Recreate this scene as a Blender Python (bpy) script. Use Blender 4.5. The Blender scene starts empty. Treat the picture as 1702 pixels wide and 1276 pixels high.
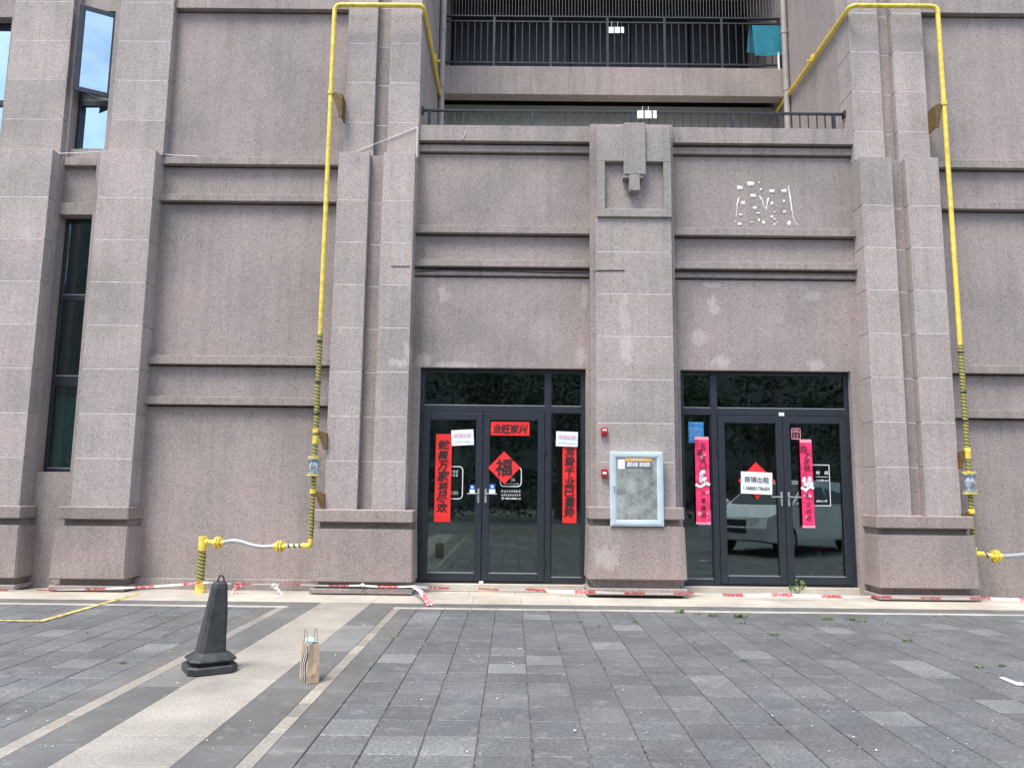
import bpy, bmesh, math, random
from mathutils import Vector, Matrix

random.seed(7)
S = bpy.context.scene
C = S.collection

# ---------------------------------------------------------------- camera
CAM_D, CAM_H = 10.8, 1.45
PITCH, ROLL, YAW = math.atan(172 / 1280.0), 0.011, 0.003
FPX = 1280.0                     # focal length in pixels of the 1702 px wide photograph
fw = Vector((-math.sin(YAW) * math.cos(PITCH), math.cos(YAW) * math.cos(PITCH), math.sin(PITCH)))
r0 = fw.cross(Vector((0, 0, 1))).normalized()
u0 = r0.cross(fw)
RT = r0 * math.cos(ROLL) + u0 * math.sin(ROLL)
UP = -r0 * math.sin(ROLL) + u0 * math.cos(ROLL)
EYE = Vector((0, -CAM_D, CAM_H))
cam = bpy.data.cameras.new('camera')
cam.sensor_fit = 'HORIZONTAL'
cam.sensor_width = 36.0
cam.lens = 36.0 * FPX / 1702.0
cam.clip_end = 2000
camo = bpy.data.objects.new('camera', cam)
C.objects.link(camo)
camo.matrix_world = Matrix(((RT.x, UP.x, -fw.x, EYE.x), (RT.y, UP.y, -fw.y, EYE.y), (RT.z, UP.z, -fw.z, EYE.z), (0, 0, 0, 1)))
S.camera = camo

def at(px, py, Y):
    """surveying helper: point of the vertical plane Y seen at a photo pixel -> (X, Z)"""
    d = fw + RT * ((px - 851) / FPX) - UP * ((py - 638) / FPX)
    t = (Y + CAM_D) / d.y
    p = EYE + d * t
    return p.x, p.z

def gp(px, py, Z=0.0):
    """surveying helper: point of the ground seen at a photo pixel -> (X, Y)"""
    d = fw + RT * ((px - 851) / FPX) - UP * ((py - 638) / FPX)
    t = (Z - CAM_H) / d.z
    p = EYE + d * t
    return p.x, p.y

# ---------------------------------------------------------------- world, sun, exposure
SUN_ELEV, SUN_AZ = math.radians(64), math.radians(215)     # azimuth clockwise from +Y: behind-left of the camera
world = bpy.data.worlds.new('World')
S.world = world
world.use_nodes = True
wn, wl = world.node_tree.nodes, world.node_tree.links
wn.clear()
sky = wn.new('ShaderNodeTexSky')
sky.sky_type = 'NISHITA'
sky.sun_disc = False
sky.sun_elevation = SUN_ELEV
sky.sun_rotation = SUN_AZ
sky.air_density = 1.0
sky.dust_density = 1.5
sky.ozone_density = 1.0
tc = wn.new('ShaderNodeTexCoord')
mp = wn.new('ShaderNodeMapping')
mp.inputs['Scale'].default_value = (1, 1, 2.2)
nz = wn.new('ShaderNodeTexNoise')
nz.inputs['Scale'].default_value = 2.6
nz.inputs['Detail'].default_value = 7
nz.inputs['Roughness'].default_value = 0.58
rp = wn.new('ShaderNodeValToRGB')
rp.color_ramp.elements[0].position = 0.47
rp.color_ramp.elements[1].position = 0.74
mx = wn.new('ShaderNodeMix')
mx.data_type = 'RGBA'
mx.inputs['B'].default_value = (9.5, 9.6, 9.8, 1)
bg = wn.new('ShaderNodeBackground')
bg.inputs['Strength'].default_value = 0.115
wo = wn.new('ShaderNodeOutputWorld')
wl.new(tc.outputs['Generated'], mp.inputs['Vector'])
wl.new(mp.outputs['Vector'], nz.inputs['Vector'])
wl.new(nz.outputs['Fac'], rp.inputs['Fac'])
wl.new(rp.outputs['Color'], mx.inputs['Factor'])
wl.new(sky.outputs['Color'], mx.inputs['A'])
wl.new(mx.outputs['Result'], bg.inputs['Color'])
wl.new(bg.outputs['Background'], wo.inputs['Surface'])

sun = bpy.data.lights.new('sun', 'SUN')
sun.energy = 1.5
sun.angle = math.radians(20)
sun.color = (1.0, 0.96, 0.90)
suno = bpy.data.objects.new('sun', sun)
C.objects.link(suno)
sdir = Vector((math.sin(SUN_AZ) * math.cos(SUN_ELEV), math.cos(SUN_AZ) * math.cos(SUN_ELEV), math.sin(SUN_ELEV)))
suno.rotation_euler = sdir.to_track_quat('Z', 'Y').to_euler()
suno.location = (0, -10, 30)

S.view_settings.view_transform = 'Standard'
S.view_settings.look = 'None'
S.view_settings.exposure = 1.72
S.view_settings.gamma = 1.0
S.view_settings.use_curve_mapping = False
S.render.engine = 'CYCLES'
S.cycles.max_bounces = 8
S.cycles.transparent_max_bounces = 12
S.cycles.use_denoising = True
S.cycles.sample_clamp_indirect = 6

# ---------------------------------------------------------------- materials
MATS = {}

def nodes_of(m):
    m.use_nodes = True
    nt = m.node_tree
    b = nt.nodes['Principled BSDF']
    return nt, nt.nodes, nt.links, b

def ramp(nt, stops):
    r = nt.nodes.new('ShaderNodeValToRGB')
    e = r.color_ramp.elements
    while len(e) < len(stops):
        e.new(0.5)
    for i, (p, c) in enumerate(stops):
        e[i].position = p
        e[i].color = (*c, 1) if len(c) == 3 else c
    return r

def mixc(nt, fac, a, b, mode='MIX'):
    m = nt.nodes.new('ShaderNodeMix')
    m.data_type = 'RGBA'
    m.blend_type = mode
    for key, v in (('Factor', fac), ('A', a), ('B', b)):
        s = m.inputs[key]
        if hasattr(v, 'node'):
            nt.links.new(v, s)
        elif key == 'Factor':
            s.default_value = v
        else:
            s.default_value = (*v, 1) if len(v) == 3 else v
    return m.outputs['Result']

def math_(nt, op, a, b=None, c=None):
    m = nt.nodes.new('ShaderNodeMath')
    m.operation = op
    for i, v in enumerate((a, b, c)):
        if v is None:
            continue
        if hasattr(v, 'node'):
            nt.links.new(v, m.inputs[i])
        else:
            m.inputs[i].default_value = v
    return m.outputs[0]

def noise(nt, vec, scale, detail=4, rough=0.55):
    n = nt.nodes.new('ShaderNodeTexNoise')
    n.inputs['Scale'].default_value = scale
    n.inputs['Detail'].default_value = detail
    n.inputs['Roughness'].default_value = rough
    nt.links.new(vec, n.inputs['Vector'])
    return n.outputs['Fac']

def pos(nt, scale=None):
    g = nt.nodes.new('ShaderNodeNewGeometry')
    if scale is None:
        return g.outputs['Position']
    m = nt.nodes.new('ShaderNodeMapping')
    m.inputs['Scale'].default_value = scale
    nt.links.new(g.outputs['Position'], m.inputs['Vector'])
    return m.outputs['Vector']

def bump(nt, b, h, strength, dist):
    n = nt.nodes.new('ShaderNodeBump')
    n.inputs['Strength'].default_value = strength
    n.inputs['Distance'].default_value = dist
    nt.links.new(h, n.inputs['Height'])
    nt.links.new(n.outputs['Normal'], b.inputs['Normal'])

def simple(name, col, rough=0.6, metal=0.0, var=0.12, vs=6.0, spec=None, fine=0.0):
    """plain material with gentle colour mottling"""
    m = bpy.data.materials.new(name)
    nt, N, L, b = nodes_of(m)
    p = pos(nt)
    f = noise(nt, p, vs, 5)
    dark = tuple(c * (1 - var * 1.6) for c in col)
    lite = tuple(min(1, c * (1 + var * 1.6)) for c in col)
    r = ramp(nt, [(0.3, dark), (0.7, lite)])
    L.new(f, r.inputs['Fac'])
    out = r.outputs['Color']
    if fine:
        f2 = noise(nt, p, 140, 3)
        out = mixc(nt, fine, out, ramp_out(nt, f2, 0.35, 0.65), 'OVERLAY')
        bump(nt, b, f2, 0.25, 0.004)
    L.new(out, b.inputs['Base Color'])
    b.inputs['Roughness'].default_value = rough
    b.inputs['Metallic'].default_value = metal
    if spec is not None:
        b.inputs['Specular IOR Level'].default_value = spec
    return m

def ramp_out(nt, f, a, b_):
    r = ramp(nt, [(a, (0.0, 0.0, 0.0)), (b_, (1, 1, 1))])
    nt.links.new(f, r.inputs['Fac'])
    return r.outputs['Color']

def stone(name, base, patches=(), dark=(0.055, 0.05, 0.05), lite=(0.52, 0.49, 0.47), stain=0.5, obj_var=0.0):
    """sprayed stone-chip render: fine dark and pale chips on a warm grey ground, broad weathering"""
    m = bpy.data.materials.new(name)
    nt, N, L, b = nodes_of(m)
    p = pos(nt)
    v = N.new('ShaderNodeTexVoronoi')
    v.inputs['Scale'].default_value = 100
    v.inputs['Randomness'].default_value = 1.0
    L.new(p, v.inputs['Vector'])
    sep = N.new('ShaderNodeSeparateColor')
    L.new(v.outputs['Color'], sep.inputs['Color'])
    mid_d = tuple(c * 0.90 for c in base)
    mid_l = tuple(c * 1.07 for c in base)
    dk = tuple(c * .66 for c in base)
    lt = tuple(c * 1.26 for c in base)
    r = ramp(nt, [(0.0, dk), (0.10, dk), (0.18, mid_d), (0.45, base), (0.80, mid_l), (0.92, lt), (1.0, lt)])
    L.new(sep.outputs['Red'], r.inputs['Fac'])
    f2 = noise(nt, p, 230, 2, 0.6)
    col = mixc(nt, 0.10, r.outputs['Color'], ramp_out(nt, f2, 0.35, 0.65), 'OVERLAY')
    # broad weathering: slightly pinker and greyer areas, faint vertical washing
    f3 = noise(nt, p, 0.75, 5, 0.6)
    rb = ramp(nt, [(0.30, (0.76, 0.79, 0.78)), (0.52, (1, 1, 1)), (0.72, (1.15, 1.09, 1.10))])
    L.new(f3, rb.inputs['Fac'])
    col = mixc(nt, 1.0, col, rb.outputs['Color'], 'MULTIPLY')
    ps = pos(nt, (9.0, 9.0, 0.55))
    f4 = noise(nt, ps, 1.0, 5, 0.65)
    rs = ramp(nt, [(0.34, (0.80, 0.80, 0.81)), (0.52, (1, 1, 1)), (0.72, (1.12, 1.11, 1.10))])
    L.new(f4, rs.inputs['Fac'])
    col = mixc(nt, stain, col, rs.outputs['Color'], 'MULTIPLY')
    if obj_var:
        oi = N.new('ShaderNodeObjectInfo')
        ro = ramp(nt, [(0.0, (1 - obj_var,) * 3), (0.5, (1, 1 - obj_var * .2, 1 - obj_var * .1)), (1.0, (1 + obj_var,) * 3)])
        L.new(oi.outputs['Random'], ro.inputs['Fac'])
        col = mixc(nt, 1.0, col, ro.outputs['Color'], 'MULTIPLY')
    if patches:
        xyz = N.new('ShaderNodeSeparateXYZ')
        L.new(p, xyz.inputs[0])
        wob = noise(nt, pos(nt, (16.0, 16.0, 8.0)), 1.0, 6, 0.75)
        acc = None
        for (px_, pz_, rx, rz, amt) in patches:
            dx = math_(nt, 'DIVIDE', math_(nt, 'SUBTRACT', xyz.outputs[0], px_), rx)
            dz = math_(nt, 'DIVIDE', math_(nt, 'SUBTRACT', xyz.outputs[2], pz_), rz)
            d = math_(nt, 'ADD', math_(nt, 'MULTIPLY', dx, dx), math_(nt, 'MULTIPLY', dz, dz))
            d = math_(nt, 'ADD', d, math_(nt, 'MULTIPLY', math_(nt, 'SUBTRACT', wob, 0.5), 4.6))
            mr = N.new('ShaderNodeMapRange')
            mr.inputs['From Min'].default_value = 0.95
            mr.inputs['From Max'].default_value = 0.25
            L.new(d, mr.inputs['Value'])
            k = math_(nt, 'MULTIPLY', mr.outputs['Result'], amt * .62)
            acc = k if acc is None else math_(nt, 'MAXIMUM', acc, k)
        acc = math_(nt, 'MINIMUM', math_(nt, 'MAXIMUM', acc, 0.0), 1.0)
        pale = mixc(nt, 0.5, col, (0.62, 0.57, 0.53))
        col = mixc(nt, acc, col, pale)
    L.new(col, b.inputs['Base Color'])
    b.inputs['Roughness'].default_value = 0.86
    b.inputs['Specular IOR Level'].default_value = 0.3
    hh = math_(nt, 'ADD', math_(nt, 'MULTIPLY', v.outputs['Distance'], 1.0), math_(nt, 'MULTIPLY', f2, 0.5))
    bump(nt, b, hh, 0.18, 0.005)
    return m

def paving(name, base, island=False, spread=0.14, lightchance=0.08, lite=1.5, speck=0.5, rough=0.62, vs=95, warm=(1, 1, 1)):
    """stone paver: tone differs from piece to piece, fine grain, dust"""
    m = bpy.data.materials.new(name)
    nt, N, L, b = nodes_of(m)
    p = pos(nt)
    if island:
        g = N.new('ShaderNodeNewGeometry')
        rnd = g.outputs['Random Per Island']
    else:
        oi = N.new('ShaderNodeObjectInfo')
        rnd = oi.outputs['Random']
    a = tuple(c * (1 - spread) for c in base)
    z = tuple(c * (1 + spread) for c in base)
    l_ = tuple(min(.8, c * lite) for c in base)
    blue = (base[0] * .98, base[1] * .99, base[2] * 1.03)
    r = ramp(nt, [(0.0, a), (0.35, base), (0.6, blue), (1 - lightchance - .02, z), (1 - lightchance * .6, l_), (1.0, l_)])
    L.new(rnd, r.inputs['Fac'])
    f = noise(nt, p, vs, 3, 0.7)
    col = mixc(nt, speck, r.outputs['Color'], ramp_out(nt, f, 0.3, 0.7), 'OVERLAY')
    fg = noise(nt, p, 42, 4, 0.7)
    col = mixc(nt, speck * .7, col, ramp_out(nt, fg, 0.34, 0.66), 'OVERLAY')
    f2 = noise(nt, p, 1.3, 6, 0.65)
    rd = ramp(nt, [(0.32, (0.74, 0.74, 0.75)), (0.55, (1, 1, 1)), (0.72, (1.24, 1.23, 1.20))])
    L.new(f2, rd.inputs['Fac'])
    col = mixc(nt, 1.0, col, rd.outputs['Color'], 'MULTIPLY')
    # drifts of pale dust
    f3 = noise(nt, p, 7.5, 6, 0.75)
    rr = ramp(nt, [(0.54, (0, 0, 0)), (0.76, (.42, .42, .42))])
    L.new(f3, rr.inputs['Fac'])
    col = mixc(nt, rr.outputs['Color'], col, (0.36, 0.35, 0.33))
    f6 = noise(nt, p, 14.0, 4, 0.6)
    rk = ramp(nt, [(0.24, (.55, .55, .55)), (0.34, (0, 0, 0))])
    L.new(f6, rk.inputs['Fac'])
    col = mixc(nt, rk.outputs['Color'], col, tuple(c * .6 for c in base))
    L.new(col, b.inputs['Base Color'])
    b.inputs['Roughness'].default_value = rough
    bump(nt, b, f, 0.18, 0.003)
    return m

def glass(name, tint=(0.80, 0.86, 0.84), ior=1.55, refl=(0.95, 1.0, 1.0), dust=0.0):
    m = bpy.data.materials.new(name)
    m.use_nodes = True
    nt = m.node_tree
    N, L = nt.nodes, nt.links
    N.clear()
    o = N.new('ShaderNodeOutputMaterial')
    tr = N.new('ShaderNodeBsdfTransparent')
    tr.inputs['Color'].default_value = (*tint, 1)
    gl = N.new('ShaderNodeBsdfGlossy')
    gl.inputs['Color'].default_value = (*refl, 1)
    gl.inputs['Roughness'].default_value = 0.012
    bm_ = N.new('ShaderNodeBump')
    bm_.inputs['Strength'].default_value = 0.03
    bm_.inputs['Distance'].default_value = 0.02
    g = N.new('ShaderNodeNewGeometry')
    n = noise(nt, g.outputs['Position'], 1.6, 2)
    L.new(n, bm_.inputs['Height'])
    L.new(bm_.outputs['Normal'], gl.inputs['Normal'])
    fr = N.new('ShaderNodeFresnel')
    fr.inputs['IOR'].default_value = ior
    k = math_(nt, 'MINIMUM', math_(nt, 'MULTIPLY', fr.outputs['Fac'], 2.0), 1.0)   # two glass faces
    mxs = N.new('ShaderNodeMixShader')
    L.new(k, mxs.inputs[0])
    L.new(tr.outputs[0], mxs.inputs[1])
    L.new(gl.outputs[0], mxs.inputs[2])
    out = mxs.outputs[0]
    if dust:
        df = N.new('ShaderNodeBsdfDiffuse')
        df.inputs['Color'].default_value = (0.50, 0.53, 0.50, 1)
        f = noise(nt, g.outputs['Position'], 5.5, 6, 0.65)
        rr = ramp(nt, [(0.34, (dust * .35,) * 3), (0.68, (dust,) * 3)])
        L.new(f, rr.inputs['Fac'])
        m2 = N.new('ShaderNodeMixShader')
        L.new(rr.outputs['Color'], m2.inputs[0])
        L.new(out, m2.inputs[1])
        L.new(df.outputs[0], m2.inputs[2])
        out = m2.outputs[0]
    L.new(out, o.inputs['Surface'])
    return m

def striped(name, ca, cb, axis, period, duty, rough=0.5, skew=0.0, fade=0.0):
    """two-colour banding along one axis (flat print on tape and pipe sleeves)"""
    m = bpy.data.materials.new(name)
    nt, N, L, b = nodes_of(m)
    g = N.new('ShaderNodeNewGeometry')
    x = N.new('ShaderNodeSeparateXYZ')
    L.new(g.outputs['Position'], x.inputs[0])
    s = x.outputs[axis]
    if skew:
        s = math_(nt, 'ADD', s, math_(nt, 'MULTIPLY', x.outputs[0 if axis != 0 else 2], skew))
    w = math_(nt, 'FRACT', math_(nt, 'DIVIDE', math_(nt, 'ADD', s, 100.0), period))
    f = math_(nt, 'LESS_THAN', w, duty)
    col = mixc(nt, f, ca, cb)
    if fade:
        n = noise(nt, g.outputs['Position'], 60, 4, 0.7)
        col = mixc(nt, math_(nt, 'MULTIPLY', math_(nt, 'GREATER_THAN', n, 0.54), fade), col, ca)
    L.new(col, b.inputs['Base Color'])
    b.inputs['Roughness'].default_value = rough
    return m

# chips, grouped by where the real pieces differ
def P_(px, py, rx, rz, amt, Y=0.2):
    x, z = at(px, py, Y)
    return (x, z, rx / 118.0, rz / 118.0, amt)
PATCH_WALL = [P_(737, 488, 15, 15, .9), P_(702, 598, 18, 14, 1.0), P_(755, 606, 42, 7, .9), P_(966, 590, 12, 22, .8), P_(971, 492, 8, 26, .7),
              P_(1186, 507, 12, 22, .9), P_(1183, 473, 20, 6, .7), P_(1162, 562, 20, 16, .9), P_(1198, 601, 18, 13, 1.0), P_(1356, 607, 16, 12, .95),
              P_(1352, 491, 22, 9, .55), P_(905, 560, 30, 40, .22), P_(1290, 540, 40, 30, .18)]
PATCH_PIER = [P_(663, 603, 24, 9, 1.1, -.1), P_(680, 585, 10, 18, .9, -.1), P_(1038, 525, 11, 30, .9, -.1), P_(1042, 580, 14, 30, 1.1, -.1), P_(1038, 500, 9, 14, .9, -.1),
              P_(1018, 655, 34, 26, .45, -.1), P_(1010, 925, 22, 26, .9, -.22), P_(1012, 880, 30, 30, .3, -.22), P_(172, 530, 14, 18, .4, -.1), P_(565, 550, 4, 6, .7, -.1),
              P_(630, 662, 8, 24, .5, 0), P_(1360, 650, 10, 60, .4, -.1)]
M = MATS
M['wall'] = stone('stone_chip_wall', (0.296, 0.252, 0.232), PATCH_WALL)
M['pier'] = stone('stone_chip_pier', (0.352, 0.308, 0.284), PATCH_PIER, obj_var=0.09, dark=(0.065, 0.06, 0.06), lite=(0.60, 0.56, 0.54))
M['band'] = stone('stone_chip_band', (0.292, 0.250, 0.226), stain=0.8)
M['plinth'] = stone('stone_chip_plinth', (0.278, 0.232, 0.209), PATCH_PIER, obj_var=0.07, dark=(0.05, 0.045, 0.045))
M['emblem'] = stone('stone_chip_emblem', (0.275, 0.250, 0.228), obj_var=.05, dark=(0.07, 0.065, 0.06))
M['soffit'] = simple('balcony_soffit', (0.34, 0.32, 0.30), 0.9, var=.06)
M['grout'] = simple('pale_grout', (0.54, 0.50, 0.48), 0.9, var=.15, vs=12)
M['frame'] = simple('dark_aluminium', (0.024, 0.029, 0.038), 0.40, 0.2, var=.08, spec=.5)
M['seal'] = simple('window_gasket', (0.26, 0.28, 0.28), 0.5, var=.05)
M['rail'] = simple('black_painted_steel', (0.022, 0.025, 0.030), 0.42, 0.2, var=.15, vs=9)
M['wire'] = simple('thin_steel_wire', (0.22, 0.22, 0.21), 0.45, 0.4, var=.05)
M['glass'] = glass('shop_glass', (0.76, 0.86, 0.83), 1.58, (0.9, 1.0, 0.98))
M['winglass'] = glass('window_glass', (0.56, 0.68, 0.66), 1.55)
M['skyglass'] = glass('sky_tint_glass', (0.34, 0.42, 0.46), 2.7, (0.55, 0.78, 1.0))  # blue tint and strong reflectance put the bright sky into the glass colour
M['dirtyglass'] = glass('dusty_glass', (0.72, 0.80, 0.76), 1.50, dust=.72)
M['room'] = simple('bare_room_plaster', (0.34, 0.35, 0.33), 0.9, var=.1, vs=2)
M['roomfloor'] = simple('room_floor', (0.32, 0.33, 0.31), 0.55, var=.1, vs=2)
M['shadeceil'] = simple('shade_dark_soffit', (0.035, 0.028, 0.026), 0.9, var=.1)  # near-black brown puts the shade under the balcony slab into the colour
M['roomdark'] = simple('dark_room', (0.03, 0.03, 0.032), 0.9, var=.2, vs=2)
M['curtain'] = simple('pale_green_blind', (0.34, 0.50, 0.42), 0.9, var=.06)
M['liner'] = simple('cabinet_liner', (0.25, 0.28, 0.26), 0.6, var=.2, vs=4)
M['greywall'] = simple('grey_green_panel', (0.38, 0.41, 0.375), 0.6, var=.10, vs=2.5)
M['yellow'] = simple('yellow_gas_paint', (0.68, 0.52, 0.075), 0.5, var=.16, vs=14)
M['rust'] = simple('rusty_yellow_bracket', (0.11, 0.062, 0.014), 0.7, var=.3, vs=25)
M['galv'] = simple('galvanised_valve', (0.42, 0.47, 0.49), 0.4, 0.6, var=.3, vs=22)
M['hose'] = simple('braided_steel_hose', (0.36, 0.37, 0.37), 0.42, 0.3, var=.06, vs=60)
M['red'] = simple('red_paper', (0.72, 0.018, 0.016), 0.6, var=.06, vs=8)
M['ink'] = simple('black_ink', (0.012, 0.010, 0.010), 0.6, var=.05)
M['pink'] = simple('pink_scroll_paper', (0.74, 0.028, 0.125), 0.6, var=.22, vs=9)
M['palepink'] = simple('pale_pink_paper', (0.80, 0.30, 0.36), 0.6, var=.1, vs=20)
M['white'] = simple('white_paper', (0.74, 0.78, 0.78), 0.7, var=.03, vs=10)
M['printwhite'] = simple('white_vinyl_print', (0.66, 0.68, 0.66), 0.6, var=.03)
M['faded'] = simple('faded_pink_print', (0.72, 0.42, 0.55), 0.7, var=.05)
M['fadedgrey'] = simple('faded_grey_print', (0.42, 0.50, 0.52), 0.7, var=.05)
M['blue'] = simple('blue_sticker', (0.020, 0.085, 0.40), 0.5, var=.08)
M['poster'] = simple('blue_poster', (0.025, 0.20, 0.48), 0.5, var=.18, vs=24)
M['alu'] = simple('light_blue_aluminium', (0.56, 0.65, 0.69), 0.32, 0.25, var=.06, vs=5)
M['orange'] = simple('orange_label', (0.78, 0.42, 0.07), 0.5, var=.08)
M['slate'] = simple('slate_label', (0.13, 0.125, 0.16), 0.5, var=.05)
M['alarm'] = simple('red_plastic', (0.36, 0.010, 0.018), 0.35, var=.1)
M['rubber'] = simple('black_rubber', (0.030, 0.032, 0.033), 0.52, var=.35, vs=9, fine=.25)
M['kraft'] = simple('brown_kraft_paper', (0.44, 0.325, 0.21), 0.75, var=.12, vs=18)
M['tissue'] = simple('light_blue_tissue', (0.36, 0.50, 0.56), 0.8, var=.12, vs=40)
M['twine'] = simple('grey_twine', (0.16, 0.15, 0.14), 0.8, var=.1)
M['teal'] = simple('teal_cloth', (0.004, 0.155, 0.21), 0.85, var=.1, vs=12)
M['pipegrey'] = simple('grey_drain_pipe', (0.30, 0.265, 0.25), 0.55, var=.12, vs=3)
M['adhesive'] = simple('white_silicone', (0.78, 0.77, 0.74), 0.6, var=.06, vs=30)
M['cardboard'] = simple('cardboard', (0.36, 0.24, 0.12), 0.85, var=.15)
M['wood'] = simple('raw_wood', (0.42, 0.33, 0.22), 0.7, var=.2, vs=9)
M['leaf'] = simple('weed_green', (0.10, 0.15, 0.035), 0.7, var=.3, vs=20)
M['treeleaf'] = simple('tree_leaf', (0.028, 0.050, 0.016), 0.7, var=.4, vs=3)
M['bark'] = simple('bark', (0.11, 0.085, 0.06), 0.9, var=.3, vs=8)
M['tape'] = striped('barrier_tape', (0.82, 0.80, 0.78), (0.58, 0.02, 0.04), 0, 0.655, 0.42, 0.45, skew=.4, fade=.75)
M['sleeve'] = striped('hazard_sleeve', (0.110, 0.098, 0.022), (0.40, 0.345, 0.09), 2, 0.048, 0.38, 0.5, skew=.35)
M['sleeveh'] = striped('hazard_sleeve_flat', (0.62, 0.60, 0.42), (0.06, 0.055, 0.012), 0, 0.075, 0.4, 0.5, skew=.4)
M['tile'] = paving('dark_paver', (0.105, 0.108, 0.106))
M['tilestuff'] = paving('dark_paver_far', (0.105, 0.108, 0.106), island=True)
M['band_slab'] = paving('grey_brown_slab', (0.116, 0.114, 0.105), spread=.10, lightchance=.01, speck=.18)
M['path'] = paving('pale_path_slab', (0.285, 0.260, 0.218), spread=.07, lightchance=.01, speck=.28, vs=70)
M['sett'] = paving('pale_sett', (0.235, 0.212, 0.178), spread=.14, lightchance=.05, lite=1.3, speck=.3, vs=90)
M['whitesett'] = paving('whitish_sett', (0.40, 0.37, 0.315), spread=.08, lightchance=.05, lite=1.15, speck=.15)
M['apron'] = paving('cream_apron_slab', (0.44, 0.395, 0.32), spread=.08, lightchance=.02, lite=1.15, speck=.15, rough=.5)
M['joint'] = simple('joint_sand', (0.10, 0.095, 0.085), 0.95, var=.62, vs=30)
M['jointdark'] = simple('dark_joint', (0.03, 0.03, 0.028), 0.95, var=.5, vs=30)
M['asphalt'] = simple('grey_ground', (0.10, 0.10, 0.10), 0.85, var=.15, vs=2, fine=.3)
M['linepaint'] = simple('worn_yellow_paint', (0.40, 0.335, 0.12), 0.7, var=.4, vs=14)
M['crumb'] = simple('pale_litter', (0.62, 0.60, 0.56), 0.8, var=.2, vs=8)
M['carpaint'] = simple('silver_car_paint', (0.80, 0.81, 0.82), 0.25, 0.1, var=.02)
M['carglass'] = simple('dark_car_glass', (0.02, 0.024, 0.028), 0.08, 0.0, var=.02)
M['tyre'] = simple('tyre_rubber', (0.02, 0.02, 0.02), 0.8, var=.1)
M['chrome'] = simple('chrome', (0.6, 0.6, 0.6), 0.2, 0.9, var=.02)
M['block'] = simple('apartment_render', (0.13, 0.13, 0.12), 0.9, var=.06, vs=.4)
M['blockglass'] = simple('apartment_window', (0.05, 0.07, 0.09), 0.15, 0.0, var=.1)
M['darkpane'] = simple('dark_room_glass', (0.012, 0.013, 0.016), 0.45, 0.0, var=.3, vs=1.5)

# ---------------------------------------------------------------- mesh helpers
class MB:
    """collects boxes, prisms, tubes and discs into one mesh"""
    def __init__(s):
        s.v, s.f, s.sm = [], [], []
    def _add(s, vs, fs, smooth=False):
        k = len(s.v)
        s.v += [tuple(v) for v in vs]
        s.f += [tuple(i + k for i in f) for f in fs]
        s.sm += [smooth] * len(fs)
        return s
    def box(s, x0, x1, y0, y1, z0, z1, bev=0.0):
        if bev <= 0:
            vs = [(x, y, z) for z in (z0, z1) for y in (y0, y1) for x in (x0, x1)]
            return s._add(vs, [(0, 2, 3, 1), (4, 5, 7, 6), (0, 1, 5, 4), (2, 6, 7, 3), (0, 4, 6, 2), (1, 3, 7, 5)])
        b = bmesh.new()
        bmesh.ops.create_cube(b, size=1.0)
        for v in b.verts:
            v.co = Vector(((x0 + x1) / 2 + v.co.x * (x1 - x0), (y0 + y1) / 2 + v.co.y * (y1 - y0), (z0 + z1) / 2 + v.co.z * (z1 - z0)))
        bmesh.ops.bevel(b, geom=b.edges[:], offset=bev, segments=1, affect='EDGES')
        return s.bm(b)
    def bm(s, b, smooth=False):
        b.verts.ensure_lookup_table()
        b.verts.index_update()
        s._add([v.co.copy() for v in b.verts], [tuple(v.index for v in f.verts) for f in b.faces], smooth)
        b.free()
        return s
    def prism(s, poly, a0, a1, axis='y'):
        """polygon (two coords) extruded along an axis; y: poly in x,z  z: poly in x,y  x: poly in y,z"""
        n = len(poly)
        def pt(p, a):
            return {'y': (p[0], a, p[1]), 'z': (p[0], p[1], a), 'x': (a, p[0], p[1])}[axis]
        vs = [pt(p, a0) for p in poly] + [pt(p, a1) for p in poly]
        fs = [tuple(range(n)), tuple(range(2 * n - 1, n - 1, -1))]
        for i in range(n):
            j = (i + 1) % n
            fs.append((i, j, n + j, n + i))
        return s._add(vs, fs)
    def tube(s, pts, r, n=10, cap=True, radii=None):
        pts = [Vector(p) for p in pts]
        m = len(pts)
        rings = []
        up = None
        for i, p in enumerate(pts):
            d = (pts[min(i + 1, m - 1)] - pts[max(i - 1, 0)]).normalized()
            if up is None:
                up = Vector((0, 0, 1)) if abs(d.z) < .9 else Vector((1, 0, 0))
            a = d.cross(up)
            if a.length < 1e-5:
                a = d.cross(Vector((0, 1, 0)))
            a.normalize()
            b_ = a.cross(d).normalized()
            up = b_
            rr = radii[i] if radii else r
            rings.append([p + (a * math.cos(2 * math.pi * k / n) + b_ * math.sin(2 * math.pi * k / n)) * rr for k in range(n)])
        vs = [v for q in rings for v in q]
        fs = []
        for i in range(m - 1):
            for k in range(n):
                k2 = (k + 1) % n
                fs.append((i * n + k, i * n + k2, (i + 1) * n + k2, (i + 1) * n + k))
        s._add(vs, fs, True)
        if cap:
            s._add(rings[0], [tuple(range(n - 1, -1, -1))])
            s._add(rings[-1], [tuple(range(n))])
        return s
    def quad(s, a, b, c, d):
        return s._add([a, b, c, d], [(0, 1, 2, 3)])
    def mesh(s, name, mat):
        me = bpy.data.meshes.new(name)
        me.from_pydata(s.v, [], s.f)
        me.polygons.foreach_set('use_smooth', s.sm)
        me.materials.append(M[mat] if isinstance(mat, str) else mat)
        me.validate()
        me.update()
        b = bmesh.new()
        b.from_mesh(me)
        bmesh.ops.recalc_face_normals(b, faces=b.faces[:])
        b.to_mesh(me)
        b.free()
        return me
    def build(s, name, mat, parent=None):
        o = bpy.data.objects.new(name, s.mesh(name, mat))
        C.objects.link(o)
        if parent is not None:
            attach(o, parent)
        return o

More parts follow.
